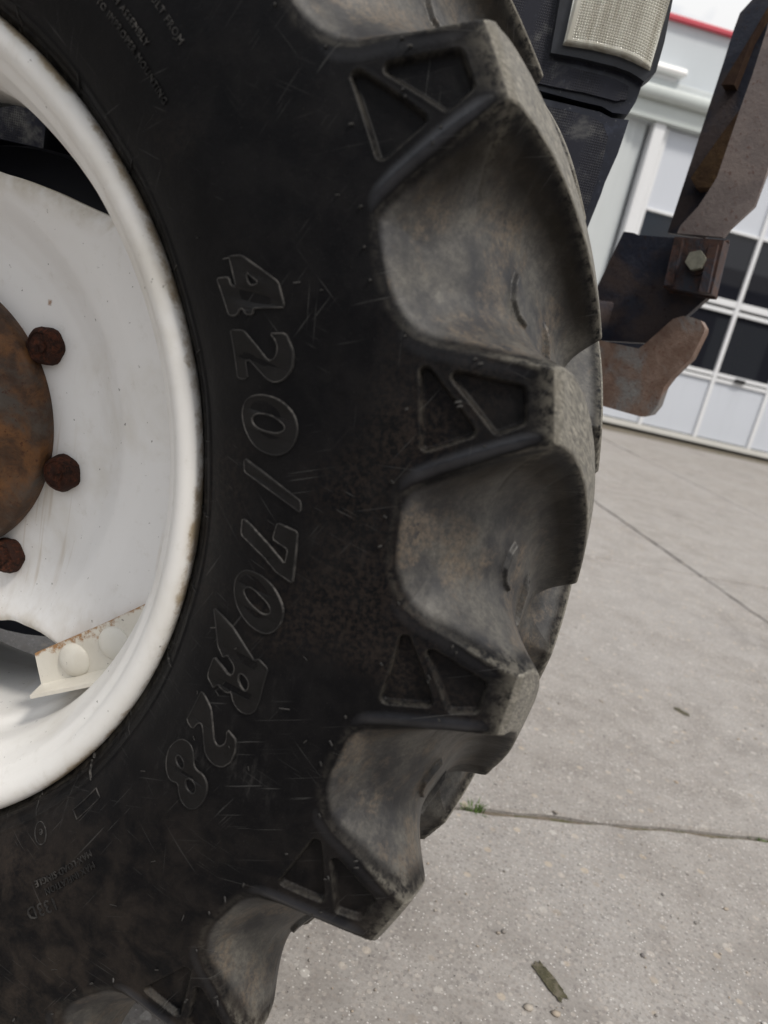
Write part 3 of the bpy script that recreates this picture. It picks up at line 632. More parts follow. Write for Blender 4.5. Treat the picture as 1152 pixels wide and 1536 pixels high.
GLY = [['digit', [[[[0.4846, 24.39], [0.4608, 24.97], [0.4597, 24.49], [0.454, 24.62], [0.4531, 25.11], [0.45, 25.25], [0.4471, 24.79], [0.4396, 24.94], [0.4369, 28.33], [0.4474, 27.99], [0.4471, 27.32], [0.4513, 27.01], [0.4521, 29.58], [0.4614, 29.24], [0.4838, 26.34]], 0], [[[0.4619, 27.87], [0.4692, 26.85], [0.4673, 26.66], [0.4614, 26.8]], 0]]], ['digit', [[[[0.4385, 23.72], [0.4379, 19.41], [0.4468, 19.29], [0.447, 20.86], [0.4501, 20.89], [0.4563, 19.99], [0.4624, 19.13], [0.4682, 18.76], [0.4765, 18.98], [0.4825, 19.74], [0.4852, 20.9], [0.4833, 21.87], [0.4813, 22.44], [0.4702, 22.69], [0.4734, 22.12], [0.4744, 21.48], [0.4721, 20.83], [0.4676, 20.51], [0.4644, 20.7], [0.4572, 22.01], [0.4491, 23.4]], 0]]], ['digit', [[[[0.4538, 17.91], [0.4437, 17.64], [0.4383, 16.49], [0.4393, 15.0], [0.4456, 13.63], [0.4545, 12.95], [0.4659, 12.71], [0.4755, 13.12], [0.4811, 14.0], [0.4833, 15.11], [0.4808, 16.21], [0.4734, 17.13], [0.4644, 17.68]], 1], [[[0.4501, 16.28], [0.4464, 15.8], [0.4479, 15.19], [0.4551, 14.76], [0.4678, 14.54], [0.4741, 14.96], [0.4723, 15.45], [0.4645, 16.02], [0.4576, 16.25]], 1]]], ['slash', [[[(0.4385, 12.15), (0.4857, 9.18), (0.4862, 8.26), (0.4385, 10.95)], 0]]], ['digit', [[[(0.4685, 6.99), (0.4848, 6.61), (0.4859, 2.26), (0.4726, 2.7), (0.4597, 3.69), (0.4385, 4.95), (0.4385, 6.55), (0.445, 6.23), (0.4639, 4.82), (0.478, 3.62), (0.479, 4.95), (0.466, 5.49)], 0]]], ['digit', [[[[0.4461, 1.85], [0.44, 0.85], [0.4394, -0.32], [0.444, -1.76], [0.452, -2.6], [0.4618, -3.1], [0.4738, -3.13], [0.4814, -2.35], [0.4843, -1.17], [0.4831, -0.22], [0.4766, 0.83], [0.4676, 1.63], [0.4577, 1.98]], 1], [[[0.4504, 0.32], [0.4479, -0.22], [0.4526, -0.88], [0.462, -1.35], [0.4694, -1.5], [0.4747, -1.05], [0.4719, -0.41], [0.464, 0.08], [0.4552, 0.44]], 1]]], ['letter', [[[[0.4251, -3.58], [0.4357, -3.8], [0.446, -4.15], [0.4714, -5.95], [0.4744, -5.57], [0.4837, -5.97], [0.4845, -7.58], [0.4859, -9.0], [0.4859, -10.17], [0.4817, -10.88], [0.4747, -11.11], [0.4672, -10.73], [0.4627, -9.96], [0.4596, -10.34], [0.4549, -10.35], [0.4493, -10.24], [0.4481, -10.89], [0.4396, -10.4], [0.4384, -9.75], [0.4385, -8.12], [0.4482, -8.43], [0.4568, -8.76], [0.4593, -8.1], [0.4577, -7.53], [0.4486, -6.95], [0.4465, -7.49], [0.4388, -6.83]], 0], [[[0.4632, -7.7], [0.4641, -8.53], [0.4691, -9.04], [0.4736, -9.09], [0.4744, -8.33], [0.4702, -7.77]], 1]]], ['digit', [[[[0.4393, -12.12], [0.4475, -12.51], [0.4532, -12.92], [0.4579, -13.77], [0.4666, -15.35], [0.4716, -15.62], [0.475, -15.15], [0.4755, -14.43], [0.4719, -13.48], [0.4819, -13.8], [0.4853, -14.76], [0.4863, -15.97], [0.4827, -16.98], [0.4753, -17.4], [0.4666, -17.21], [0.461, -16.42], [0.4538, -15.14], [0.4502, -14.9], [0.4477, -15.39], [0.4471, -16.18], [0.4386, -16.0]], 0]]], ['digit', [[[[0.4416, -18.13], [0.4375, -19.77], [0.4407, -21.19], [0.447, -22.16], [0.4539, -22.49], [0.4606, -21.87], [0.4657, -22.64], [0.4735, -23.16], [0.4813, -22.86], [0.4852, -21.79], [0.4841, -20.44], [0.4797, -19.51], [0.4731, -19.09], [0.4669, -19.24], [0.4628, -19.12], [0.4565, -17.94], [0.4497, -17.57]], 1], [[[0.4467, -19.72], [0.447, -20.26], [0.4519, -20.62], [0.4577, -20.43], [0.456, -19.76], [0.4502, -19.53]], 1], [[[0.464, -20.61], [0.4643, -21.23], [0.4689, -21.66], [0.4755, -21.55], [0.4754, -20.8], [0.4699, -20.37]], 1]]]]
for nm, loops in GLY:
    bm = bmesh.new()
    LP = []
    for P, sm in loops:
        P = [tuple(q) for q in P]
        P = chaikin(P, 2) if sm else chaikin(resample(P, .0045), 1)
        P = resample(P); LP.append(P); ridge(bm, P, .0010, .0012)
    n0 = len(bm.faces); flat = [q for P in LP for q in P]
    tri = tessellate_polygon([[Vector((r, math.radians(t) * r, 0)) for r, t in P] for P in LP])
    fv = [bm.verts.new(on_side(r, t, .0009)) for r, t in flat]
    for q in tri:
        if len(set(q)) == 3:
            f = bm.faces.new([fv[k] for k in q]); f.material_index = 1
    o = bm_obj('raised_' + nm, bm, LET, wheel, True, 50); o.data.materials.append(FACE)
def text_on_side(txt, size, r0, th0, end=False, extr=.0005, spacing=1.1, flip=False):
    cu = D.curves.new('sidewall_text', 'FONT'); cu.body = txt; cu.size = size; cu.extrude = extr; cu.space_character = spacing; cu.resolution_u = 2
    o = D.objects.new('sidewall_text', cu); COL.objects.link(o); bpy.context.view_layer.update()
    me = D.meshes.new_from_object(o.evaluated_get(bpy.context.evaluated_depsgraph_get())); D.objects.remove(o)
    xs = [v.co.x for v in me.vertices]; x1 = max(xs)
    for v in me.vertices:
        x = v.co.x - (x1 if end else 0); r = r0 + v.co.y
        v.co = on_side(r, th0 - math.degrees(x / r0), .0004 + v.co.z)
    return link('small_raised_text', me, LET, wheel)
for a in (("SERIOUS INJURY MAY RESULT FROM", .0068, .4805, 45.3, True), ("EXPLOSION OF TIRE RIM ASSEMBLY", .0062, 0.4595, 47.30, True), ("DUE TO IMPROPER MOUNTING", .0062, 0.4493, 43.01, True),
          ("MAX LOAD SINGLE", .0078, .4475, -36.7), ("MAX INFLATION", .0078, .4565, -37.0), ("133D", .0155, .4655, -43.9)):
    text_on_side(*a)
bm = bmesh.new(); ridge(bm, resample([(.4155 + .0085 * math.cos(q), -43.6 + math.degrees(.007 / .4155) * math.sin(q)) for q in np.linspace(0, 2 * math.pi, 25)[:-1]]), .0007, .0008); bm_obj('raised_ring', bm, LET, wheel, True, 50)
text_on_side("e", .010, .4125, -43.1)
bm = bmesh.new(); ridge(bm, resample([(.4135, -37.4), (.4215, -37.2), (.4195, -32.6), (.4115, -32.8)], .004), .0007, .0008); bm_obj('raised_frame', bm, LET, wheel, True, 50)
bm = bmesh.new()
for t in (52.5, 42.6, 31.4, 22.6, 13.2, 5.0, -3.7, -13.5, -24.6, -33.5, -44.2, -53.0, 62.0):
    ridge(bm, [(.390, t + random.uniform(-.2, .2)), (.397, t), (.4035, t + .15)], .0006, .0009, False)
    ridge(bm, [(.3865, t + .5), (.3905, t + .45)], .0007, .0014, False)
bm_obj('mould_ticks', bm, LET, wheel)['kind'] = 'stuff'
# vent nubs and rubber hairs
bm = bmesh.new()
def nub(r, t, h=.0022, w=.0011, lean=0.0):
    c = on_side(r, t, -.0006); d = (on_side(r, t, .01) - c).normalized(); s = Vector((math.cos(rad(t)), 0, math.sin(rad(t))))
    tip = c + d * h + s * lean * h; u = d.cross(s).normalized(); v = d.cross(u); A = []; B = []
    for k in range(6):
        q = (math.cos(k * math.pi / 3) * u + math.sin(k * math.pi / 3) * v) * w; A.append(bm.verts.new(c + q)); B.append(bm.verts.new(tip + q * .75))
    for k in range(6): bm.faces.new((A[k], A[(k + 1) % 6], B[(k + 1) % 6], B[k]))
    bm.faces.new(B)
for k in range(-3, 7):
    for r, t in ((.6079, 36.75), (.5939, 34.65), (.5600, 34.3), (.6085, 31.95), (.6007, 31.35), (.6045, 37.2), (.5945, 34.35), (.5490, 29.4), (.5455, 24.8), (.5455, 27.0), (.562, 21.0)):
        nub(r, t - 18 * k + random.uniform(-.12, .12), random.uniform(.0016, .0034), .0011, random.uniform(-1, 1))
for _ in range(26):
    nub(random.uniform(.43, .54), random.uniform(-60, 62), random.uniform(.002, .006), .0005, random.uniform(-1.5, 1.5))
bm_obj('vent_nub', bm, plain('nub_rubber', (.03, .029, .028), .5, .3), wheel)['kind'] = 'stuff'

# ---- rim
RP = smooth_prof([(.366, -.142), (.374, -.1455), (.381, -.1515), (.385, -.159), (.3862, -.166), (.3848, -.1710), (.381, -.1742), (.376, -.1752), (.3705, -.1738), (.3665, -.1705), (.3638, -.1668), (.3622, -.1640), (.3590, -.1615), (.3545, -.1575), (.350, -.149), (.3455, -.139), (.3405, -.129), (.3365, -.119), (.335, -.108), (.3345, -.09), (.332, -.078), (.327, -.066), (.325, -.05), (.325, .06), (.330, .08), (.336, .10), (.342, .13), (.352, .152), (.366, .17), (.384, .172)], 150)
V, F = lathe(RP, 300)
ee = np.exp(-((RP[:, 0] - .3868) / .0062) ** 2) * (RP[:, 1] < -.15) ; ee = np.clip(ee + .0, 0, 1)
me = np_mesh('rim', V, F[:, ::-1], None, dict(edge=np.tile(ee, 300))); link('rim', me, FLW, wheel)
# ---- wheel disc: dished plate with ears that reach the rim, open between them
def disc_edge(t):
    T = [-180, -125, -110, -98, -80, -70, -62, -55, -48, -44, -41, -38, 40, 46, 50, 55, 63, 72, 84, 95, 104, 112, 120, 150, 180]
    R_ = [.324, .324, .30, .262, .236, .229, .2285, .2325, .249, .266, .285, .318, .324, .320, .306, .292, .276, .262, .254, .262, .285, .312, .324, .324, .324]
    return np.interp((t + 180) % 360 - 180, T, R_)
def disc_y(r): return np.interp(r, np.linspace(.05, .33, 57), np.array([np.interp(x, [.05, .19, .205, .222, .245, .275, .30, .318, .33], [-.028, -.0285, -.031, -.0385, -.0555, -.0675, -.0715, -.0725, -.073]) for x in np.linspace(.05, .33, 57)]))
nth, nr_ = 360, 60; th = np.linspace(0, 360, nth + 1)[:-1]; re = disc_edge(th)
sm = np.array([np.mean(np.take(re, np.arange(i - 2, i + 3), mode='wrap')) for i in range(nth)]); re = sm
fr = np.linspace(0, 1, nr_); RR = .06 + (re[:, None] - .06) * fr[None]
ysm = np.array([disc_y(x) for x in RR]); lip = np.clip((fr[None] - .94) / .06, 0, 1) ** 2 * .006 * (re[:, None] < .31)
a = np.radians(th)[:, None]; Vd = np.stack([RR * np.cos(a), ysm + lip, RR * np.sin(a)], -1)
i, j = np.meshgrid(np.arange(nth), np.arange(nr_ - 1), indexing='ij'); i2 = (i + 1) % nth
Fd = np.stack([i * nr_ + j, i2 * nr_ + j, i2 * nr_ + j + 1, i * nr_ + j + 1], -1).reshape(-1, 4)
Vb = Vd.copy(); Vb[..., 1] += .009
Vall = np.vstack([Vd.reshape(-1, 3), Vb.reshape(-1, 3)]); o2 = nth * nr_
ie = np.arange(nth); Fe = np.stack([ie * nr_ + nr_ - 1, ((ie + 1) % nth) * nr_ + nr_ - 1, o2 + ((ie + 1) % nth) * nr_ + nr_ - 1, o2 + ie * nr_ + nr_ - 1], -1)
BOL = [(38.2, .1640), (-6.6, .1655), (-48.6, .1680)] + [(t, .168) for t in (-94, -139, 176, 131, 86)]
rust = np.zeros(RR.shape)
PX, PZ = Vd[..., 0], Vd[..., 2]
for t, r in BOL: rust = np.maximum(rust, .70 * np.exp(-(np.hypot(PX - r * math.cos(rad(t)), PZ - r * math.sin(rad(t))) / .0215) ** 6))
rust = np.maximum(rust, .95 * np.exp(-(np.hypot((PX - .124) * 1.3, PZ - .143) / .0055) ** 2)); rust = np.maximum(rust, .8 * np.exp(-(np.hypot(PX - .129, PZ - .150) / .003) ** 2))
rust = np.maximum(rust, .5 * np.exp(-((RR - .153) / .003) ** 2))
edg = np.clip((fr[None] - .82) / .18, 0, 1) * np.ones(RR.shape) * (re[:, None] < .318)
me = np_mesh('wheel_disc', Vall, np.vstack([Fd, Fd[:, ::-1] + o2, Fe]), None, dict(rust=np.r_[rust.ravel(), rust.ravel()], edge=np.r_[edg.ravel(), edg.ravel()])); me.set_sharp_from_angle(angle=rad(50)); link('wheel_disc', me, DSW, wheel)
# ---- hub
V, F = lathe(smooth_prof([(.145, -.020), (.1475, -.030), (.1482, -.043), (.1465, -.0475), (.142, -.049), (.135, -.051), (.124, -.055), (.112, -.062), (.104, -.070), (.098, -.073), (.090, -.0745), (.080, -.080)], 60), 160); me = np_mesh('hub', V, F); link('hub', me, HUBM, wheel)
V, F = lathe([(.082, -.074), (.0805, -.088), (.076, -.093), (.05, -.096), (.02, -.097), (.0005, -.097)], 96); me = np_mesh('hub_cap', V, F); me.set_sharp_from_angle(angle=rad(40)); link('hub_cap', me, HUBC, wheel)
# ---- rusty wheel bolts
def bolt_bm(r=.0185, h=.015):
    bm = bmesh.new(); pr_ = [(1.0, 0), (1.03, .25), (1.0, .55), (.93, .8), (.80, .97), (.74, 1.0), (.70, .90), (.4, .92), (.36, 1.08), (0.02, 1.12)]; n = 28; rows = []
    ph = random.uniform(0, 6)
    for f, z in pr_:
        rows.append([bm.verts.new(((r * f * (1 + .035 * math.cos(6 * q + ph) * (f > .6) + random.uniform(-.018, .018))) * math.cos(q), -h * z + random.uniform(-.0007, .0007), (r * f * (1 + .035 * math.cos(6 * q + ph) * (f > .6) + random.uniform(-.018, .018))) * math.sin(q))) for q in np.linspace(0, 2 * math.pi, n + 1)[:-1]])
    for A, B in zip(rows, rows[1:]):
        for k in range(n): bm.faces.new((A[k], A[(k + 1) % n], B[(k + 1) % n], B[k]))
    bm.faces.new(rows[-1]); return bm
for t, r in BOL: bm_obj('wheel_bolt', bolt_bm(), BOLTR, wheel, True, 60, (r * math.cos(rad(t)), -.0275, r * math.sin(rad(t))))
# ---- riveted brackets between disc and rim
def bracket(rot=0.0, flip=False):
    R_ = Matrix.Rotation(rad(rot), 4, 'Y')
    pts = [[0.1916, -0.1949], [0.1966, -0.2082], [0.2038, -0.2261], [0.2388, -0.2056], [0.2805, -0.1778], [0.3372, -0.1218], [0.331, -0.0792], [0.3049, -0.1016], [0.2596, -0.1402], [0.2116, -0.1789]]
    P2 = resample([tuple(p) for p in pts], 9)      # polygon in x, z
    bm = bmesh.new(); prism(bm, pts, -.078, -.070); bevel_all(bm, .0015, 2)
    a, b = Vector((.2030, -.077, -.2258)), Vector((.2830, -.077, -.1762)); c, d = Vector((.2130, -.107, -.2215)), Vector((.2890, -.107, -.1770))
    dn = Vector((.0018, 0, -.0036)) * .9
    vs_ = [bm.verts.new(p) for p in (a, b, d, c)] + [bm.verts.new(p + dn) for p in (a, b, d, c)]
    for q in ((0, 1, 2, 3), (7, 6, 5, 4), (0, 4, 5, 1), (1, 5, 6, 2), (2, 6, 7, 3), (3, 7, 4, 0)): bm.faces.new([vs_[k] for k in q])
    bmesh.ops.subdivide_edges(bm, edges=bm.edges[:], cuts=3, use_grid_fill=True)
    bmesh.ops.transform(bm, matrix=R_, verts=bm.verts[:])
    o = bm_obj('rim_bracket', bm, BRW, wheel, True, 35)
    top = [Vector((.1916, 0, -.1949)), Vector((.331, 0, -.0792))]; ru = []
    inv = R_.inverted(); dd = (top[1] - top[0]).normalized()
    for v in o.data.vertices:
        q = inv @ v.co; q.y = 0; w = (q - top[0]) - dd * ((q - top[0]) @ dd); ru.append(math.exp(-(w.length / .007) ** 2) * .85 + (.25 if v.co.y < -.085 else 0) * math.exp(-(w.length / .05) ** 2))
    at = o.data.attributes.new('rust', 'FLOAT', 'POINT'); at.data.foreach_set('value', ru)
    for x, z in [[0.2375, -0.1859], [0.2781, -0.1532]]:
        bm = bmesh.new(); bmesh.ops.create_uvsphere(bm, u_segments=28, v_segments=14, radius=1, matrix=R_ @ Matrix.Translation((x, -.0775, z)) @ Matrix.Diagonal((.0175, .0075, .0175, 1)))
        bm_obj('rivet', bm, white_rivet, wheel, True)
white_rivet = white_mat('rivet_white', (.70, .68, .62), .6).m
bracket(); bracket(180)
# ---- axle end seen through the openings of the disc
ax = bmesh.new()
V, F = lathe([(.02, .03), (.20, .03), (.23, .035), (.245, .05), (.25, .07), (.288, .085), (.292, .10), (.292, .26), (.27, .30), (.20, .33), (.14, .34), (.14, .75)], 64)
me = np_mesh('axle_housing', V, F); me.set_sharp_from_angle(angle=rad(30)); link('axle_housing', me, AXLE, tractor, (0, 0, WZ))
bm = bmesh.new(); bx(bm, (0, .45, .02), (.30, .55, .26)); bx(bm, (.02, .24, .26), (.20, .12, .16)); bx(bm, (-.45, .52, .04), (1.5, .25, .86)); bevel_all(bm, .015)
bm_obj('axle_beam', bm, AXLE, tractor, True, 30, (0, 0, WZ))
bm = bmesh.new(); tube(bm, [(.10, .10, .305), (.135, .085, .29), (.155, .075, .265), (.16, .07, .235), (.15, .075, .20)], .011, 10); tube(bm, [(.10, .06, .215), (.13, .062, .235), (.16, .068, .262)], .008, 8)
bm_obj('hydraulic_hose', bm, HOSE, tractor, True, 60, (0, 0, WZ))
bm = bmesh.new(); bmesh.ops.create_uvsphere(bm, u_segments=16, v_segments=8, radius=.0055, matrix=Matrix.Translation((.150, .05, .243)))
bm_obj('hose_fitting', bm, BRASS, tractor, True, None, (0, 0, WZ))

# ---- bonnet, headlight, grille
TH_ = Vector((.9397, -.3419, 0)).normalized(); TN = Vector((TH_.y, -TH_.x, 0))       # tractor heading and the normal of its near side
def frame(P0): return Matrix(((TH_.x, -TN.x, 0, P0[0]), (TH_.y, -TN.y, 0, P0[1]), (0, 0, 1, 0), (0, 0, 0, 1)))   # local y points away from the viewer
HH = Vector((.9848, .1736, 0)); HNn = Vector((HH.y, -HH.x, 0)); FH = Matrix(((HH.x, -HNn.x, 0, .55), (HH.y, -HNn.y, 0, .50), (0, 0, 1, 0), (0, 0, 0, 1)))     # bonnet frame
bonnet = [(-1.3, 1.2185), (-0.0892, 1.2141), (-0.0417, 1.2124), (-0.0054, 1.2122), (0.011, 1.2076), (0.032, 1.2095), (0.0376, 1.2267), (0.0394, 1.2479), (0.0415, 1.2762), (0.0451, 1.302), (0.0424, 1.369), (0.0334, 1.4483), (-0.0181, 1.495), (-0.2, 1.525), (-1.3, 1.5465)]
bm = bmesh.new(); prism(bm, bonnet, 0, .62, FH); bevel_all(bm, .016, 4, 40); bm_obj('bonnet', bm, PLAS, tractor, True, 40)
cowl = [(-1.3, 0.9705), (0.0152, 0.9731), (0.0209, 1.0529), (0.0268, 1.1034), (0.0276, 1.1203), (0.0339, 1.1597), (0.0348, 1.1771), (0.0358, 1.2039), (0.0124, 1.2017), (-0.0054, 1.2057), (-0.0417, 1.206), (-0.0892, 1.2064), (-1.3, 1.2129)]
bm = bmesh.new(); prism(bm, cowl, .003, .615, FH); bevel_all(bm, .014, 4, 40); bm_obj('lower_cowl', bm, PLAS, tractor, True, 40)
gr = [(-0.9, 1.188), (-0.085, 1.1948), (-0.0166, 1.1942), (0.0019, 1.1878), (0.0133, 1.1737), (0.0152, 1.1342), (0.0129, 1.0769), (0.0037, 1.0002), (-0.9, 0.9902)]
bm = bmesh.new(); prism(bm, gr, -.012, .01, FH); bevel_all(bm, .009, 3, 20); bm_obj('side_grille', bm, GRIL, tractor, True, 45)
g2 = [(-0.9, 1.2293), (-0.0793, 1.2213), (-0.0315, 1.2227), (0.011, 1.2211), (0.024, 1.2261), (0.0222, 1.242), (0.0, 1.2475), (-0.0517, 1.249), (-0.0925, 1.2499), (-0.1044, 1.376), (-0.9, 1.386)]
bm = bmesh.new(); prism(bm, g2, -.005, .01, FH); bevel_all(bm, .004, 2, 25); bm_obj('upper_grille', bm, GRIL, tractor, True, 45)
headlight = empty('headlight', (0, 0, 0), tractor)
lens_o = [(-0.0831, 1.3675), (-0.0785, 1.2696), (-0.0386, 1.2719), (-0.0023, 1.2711), (0.0184, 1.268), (0.033, 1.2645), (0.0426, 1.2624), (0.0429, 1.2979), (0.0342, 1.3899)]
bez_o = [(-0.1019, 1.3748), (-0.0916, 1.258), (-0.0518, 1.2595), (-0.0061, 1.2588), (0.0174, 1.2562), (0.0305, 1.2523), (0.0388, 1.249), (0.0506, 1.263), (0.0503, 1.3003), (0.0403, 1.4019)]
bm = bmesh.new(); prism(bm, bez_o, -.014, .03, FH); bevel_all(bm, .004, 2, 25); bm_obj('headlight_bezel', bm, plain('black_bezel', (.018, .02, .026), .42, .4), headlight, True, 40)
LX0, LX1 = lens_o[1][0], lens_o[6][0]
def lens_grid():
    nu, nv = 240, 180; V = []; 
    for j in range(nv + 1):
        for i in range(nu + 1):
            u, v = i / nu, j / nv
            x = LX0 + u * (LX1 - LX0); zb = np.interp(x, [p[0] for p in lens_o[1:7]], [p[1] for p in lens_o[1:7]]); z = zb + v * (lens_o[0][1] - zb)
            lip_ = min(1, min(u, 1 - u) / .03, v / .035); wrap = max(0, (u - .78) / .22)
            inner = max(0, min(1, min(u - .07, 1 - u) / .02, (v - .06) / .03))
            y = -.022 * (1 - .0) - .004 * lip_ + .008 * wrap ** 2 + inner * (.0008 * math.sin(2 * math.pi * u * 34) + .0006 * math.sin(2 * math.pi * v * 30))
            V.append(FH @ Vector((x, y, z)))
    F = [[j * (nu + 1) + i, j * (nu + 1) + i + 1, (j + 1) * (nu + 1) + i + 1, (j + 1) * (nu + 1) + i] for j in range(nv) for i in range(nu)]
    n0 = len(V); rim_ = [i for i in range(nu + 1)] + [j * (nu + 1) + nu for j in range(1, nv + 1)] + [nv * (nu + 1) + i for i in range(nu - 1, -1, -1)] + [j * (nu + 1) for j in range(nv - 1, 0, -1)]
    back = FH.to_3x3() @ Vector((0, .03, 0)); base = len(V)
    for k in rim_: V.append(V[k] + back)
    for k in range(len(rim_)): F.append([rim_[k], base + k, base + (k + 1) % len(rim_), rim_[(k + 1) % len(rim_)]])
    return np_mesh('headlight_lens', [tuple(v) for v in V], F)
bm = bmesh.new(); rf = [(x * .985 - .0005, z + (.004 if z < lens_o[0][1] - .02 else -.002)) for x, z in lens_o]; prism(bm, rf, -.0175, -.0135, FH)
bm_obj('headlight_reflector', bm, REFL, headlight)
lme = lens_grid(); lme.set_sharp_from_angle(angle=rad(60)); link('headlight_lens', lme, LENS, headlight)

# ------------------------------------------------------------------ steel bracket in front of the tractor
FA = frame((.74, .80)); arm = empty('front_hitch_bracket', (.74, .80, .80)); tag(arm, 'rusty steel hitch arm with bolted plate and hooked foot ahead of the tyre', 'bracket')
def steel(name, poly, y0, y1, mat, bev=.002, sm=True):
    bm = bmesh.new(); prism(bm, [tuple(p) for p in poly], y0, y1, FA); bevel_all(bm, bev, 2, 20)
    o = bm_obj(name, bm, mat, None, sm, 35); o.parent = arm; o.matrix_parent_inverse = Matrix.Translation(-arm.location); return o
steel('arm_plate', [[0.0014, 1.4703], [0.0043, 1.4373], [0.0044, 1.3691], [0.0023, 1.3183], [0.001, 1.2539], [0.0001, 1.2136], [-0.0033, 1.2004], [-0.0151, 1.1643], [-0.0341, 1.1309], [-0.0366, 1.1171], [0.0406, 1.1215], [0.0467, 1.1365], [0.0732, 1.1763], [0.0749, 1.2276], [0.0658, 1.4841], [0.0598, 1.664], [-0.0013, 1.6244]], -.012, 0, ARMB)
steel('arm_plate', [[-0.0576, 1.6028], [-0.0586, 1.5216], [-0.0748, 1.4968], [-0.0765, 1.4715], [-0.0769, 1.4105], [-0.0795, 1.2715], [-0.0826, 1.1296], [-0.0132, 1.1289], [0.0215, 1.2693], [0.0261, 1.4807], [0.0266, 1.5995]], .078, .09, ARMD)
steel('gusset', [[-0.0234, 1.4952], [-0.0391, 1.4394], [-0.0595, 1.374], [-0.0385, 1.3749], [-0.0331, 1.4476], [-0.0183, 1.5051]], .05, .0775, GUSM, .001); steel('gusset', [[-0.0118, 1.3414], [-0.0308, 1.2975], [-0.0609, 1.2197], [-0.0464, 1.2044], [-0.0178, 1.2098], [-0.0124, 1.2248], [-0.0121, 1.2988]], .045, .0775, GUSM, .001)
steel('mounting_plate', [(-0.1354, 1.1089), (-0.1166, 1.1092), (-0.1072, 1.107), (0.0399, 1.117), (0.0458, 1.0281), (0.0033, 0.9657), (-0.0275, 0.9295), (-0.1229, 0.9142), (-0.1663, 0.9238), (-0.1575, 0.9942)], .002, .022, ARMD, .003)
blk = [[-0.0294, 1.1069], [0.0509, 1.1131], [0.0587, 1.0271], [-0.0231, 1.0234]]
steel('clamp_block', blk, -.040, .001, BLKM, .004)
for s in (0, 1):
    x0, x1 = (blk[0][0] + .004, blk[3][0] + .004) if s == 0 else (blk[1][0] - .018, blk[2][0] - .018)
    steel('clamp_lip', [(x0, blk[0][1] - .003), (x0 + .014, blk[0][1] - .003), (x1 + .014, blk[2][1] + .001), (x1, blk[3][1] + .003)], -.052, -.0395, BLKM, .004)
bm = bmesh.new(); o_ = None; hx = [(.0165 * math.cos(rad(60 * k + 20)) + [0.0219, 1.073][0], .0165 * math.sin(rad(60 * k + 20)) + [0.0219, 1.073][1]) for k in range(6)]; prism(bm, hx, -.060, -.0395, FA); bevel_all(bm, .002, 2, 40)
o = bm_obj('hex_bolt', bm, ZINC, None, True, 40); o.parent = arm; o.matrix_parent_inverse = Matrix.Translation(-arm.location)
bm = bmesh.new(); bmesh.ops.create_cone(bm, cap_ends=True, segments=24, radius1=.021, radius2=.021, depth=.004, matrix=FA @ Matrix.Translation(([0.0219, 1.073][0], -.0425, [0.0219, 1.073][1])) @ Matrix.Rotation(math.pi / 2, 4, 'X'))
o = bm_obj('washer', bm, BLKM, None, True, 40); o.parent = arm; o.matrix_parent_inverse = Matrix.Translation(-arm.location)
pa, pb = FA @ Vector((-.135, .035, .955)), Vector((.24, .56, .86)); dv = (pb - pa); Q = dv.to_track_quat('X', 'Z').to_matrix().to_4x4()
bm = bmesh.new(); bx(bm, (0, 0, 0), (dv.length, .07, .07), Matrix.Translation((pa + pb) / 2) @ Q); bevel_all(bm, .006)
o = bm_obj('support_beam', bm, ARMD, None, True, 35); o.parent = arm; o.matrix_parent_inverse = Matrix.Translation(-arm.location)      # carries the bracket from the tractor frame
def weld(p, q, y, r=.004):
    bm = bmesh.new(); n = 24; pts = []
    for k in range(n + 1):
        f = k / n; pts.append(FA @ Vector((p[0] + (q[0] - p[0]) * f + random.uniform(-.0008, .0008), y + random.uniform(-.0006, .0006), p[1] + (q[1] - p[1]) * f)))
    tube(bm, pts, r, 8); 
    for v in bm.verts: v.co += Vector((random.uniform(-1, 1), random.uniform(-1, 1), random.uniform(-1, 1))) * .0007
    o = bm_obj('weld_bead', bm, BLKM, None, True, 60); o.parent = arm; o.matrix_parent_inverse = Matrix.Translation(-arm.location)
weld(blk[0], blk[3], .001); weld(blk[3], blk[2], .001); weld((blk[0][0], blk[0][1] + .003), (blk[1][0], blk[1][1] + .003), -.002, .0035)
steel('hook_plate', [[-0.1125, 0.9145], [-0.0355, 0.9157], [-0.0271, 0.9261], [0.0067, 0.9766], [0.022, 0.9851], [0.0383, 0.9857], [0.0527, 0.9832], [0.063, 0.9726], [0.0637, 0.9647], [0.0572, 0.9199], [0.0359, 0.8827], [0.0283, 0.8624], [0.0276, 0.8292], [0.0204, 0.8113], [0.0041, 0.8025], [-0.077, 0.8029], [-0.1432, 0.8037], [-0.1787, 0.9166]], -.028, .001, HOOK, .005)

# ------------------------------------------------------------------ small things on the yard
def tuft(loc, n, h, label, spread=.03):
    bm = bmesh.new()
    for _ in range(n):
        a = random.uniform(0, 2 * math.pi); d = random.uniform(0, spread); b = Vector((d * math.cos(a), d * math.sin(a) * .5, 0)); L = h * random.uniform(.5, 1.1)
        o = Vector((math.cos(a), math.sin(a), 0)) * L * random.uniform(.2, .9); w = random.uniform(.0009, .0018); s = Vector((-math.sin(a), math.cos(a), 0)) * w
        m_ = b + o * .45 + Vector((0, 0, L * .6)); t_ = b + o + Vector((0, 0, L * random.uniform(.5, .95)))
        v = [bm.verts.new(p) for p in (b - s, b + s, m_ + s * .8, m_ - s * .8, t_)]; bm.faces.new((v[0], v[1], v[2], v[3])); bm.faces.new((v[3], v[2], v[4]))
    o = bm_obj('grass_tuft', bm, GRASS, None, False, None, (*loc, -.018)); o.rotation_euler.z = GA; return tag(o, label, 'grass', 'weeds in the slab joints')
tuft((.655, .681), 70, .030, 'green weed tuft in the slab joint right beside the tyre tread', .022)
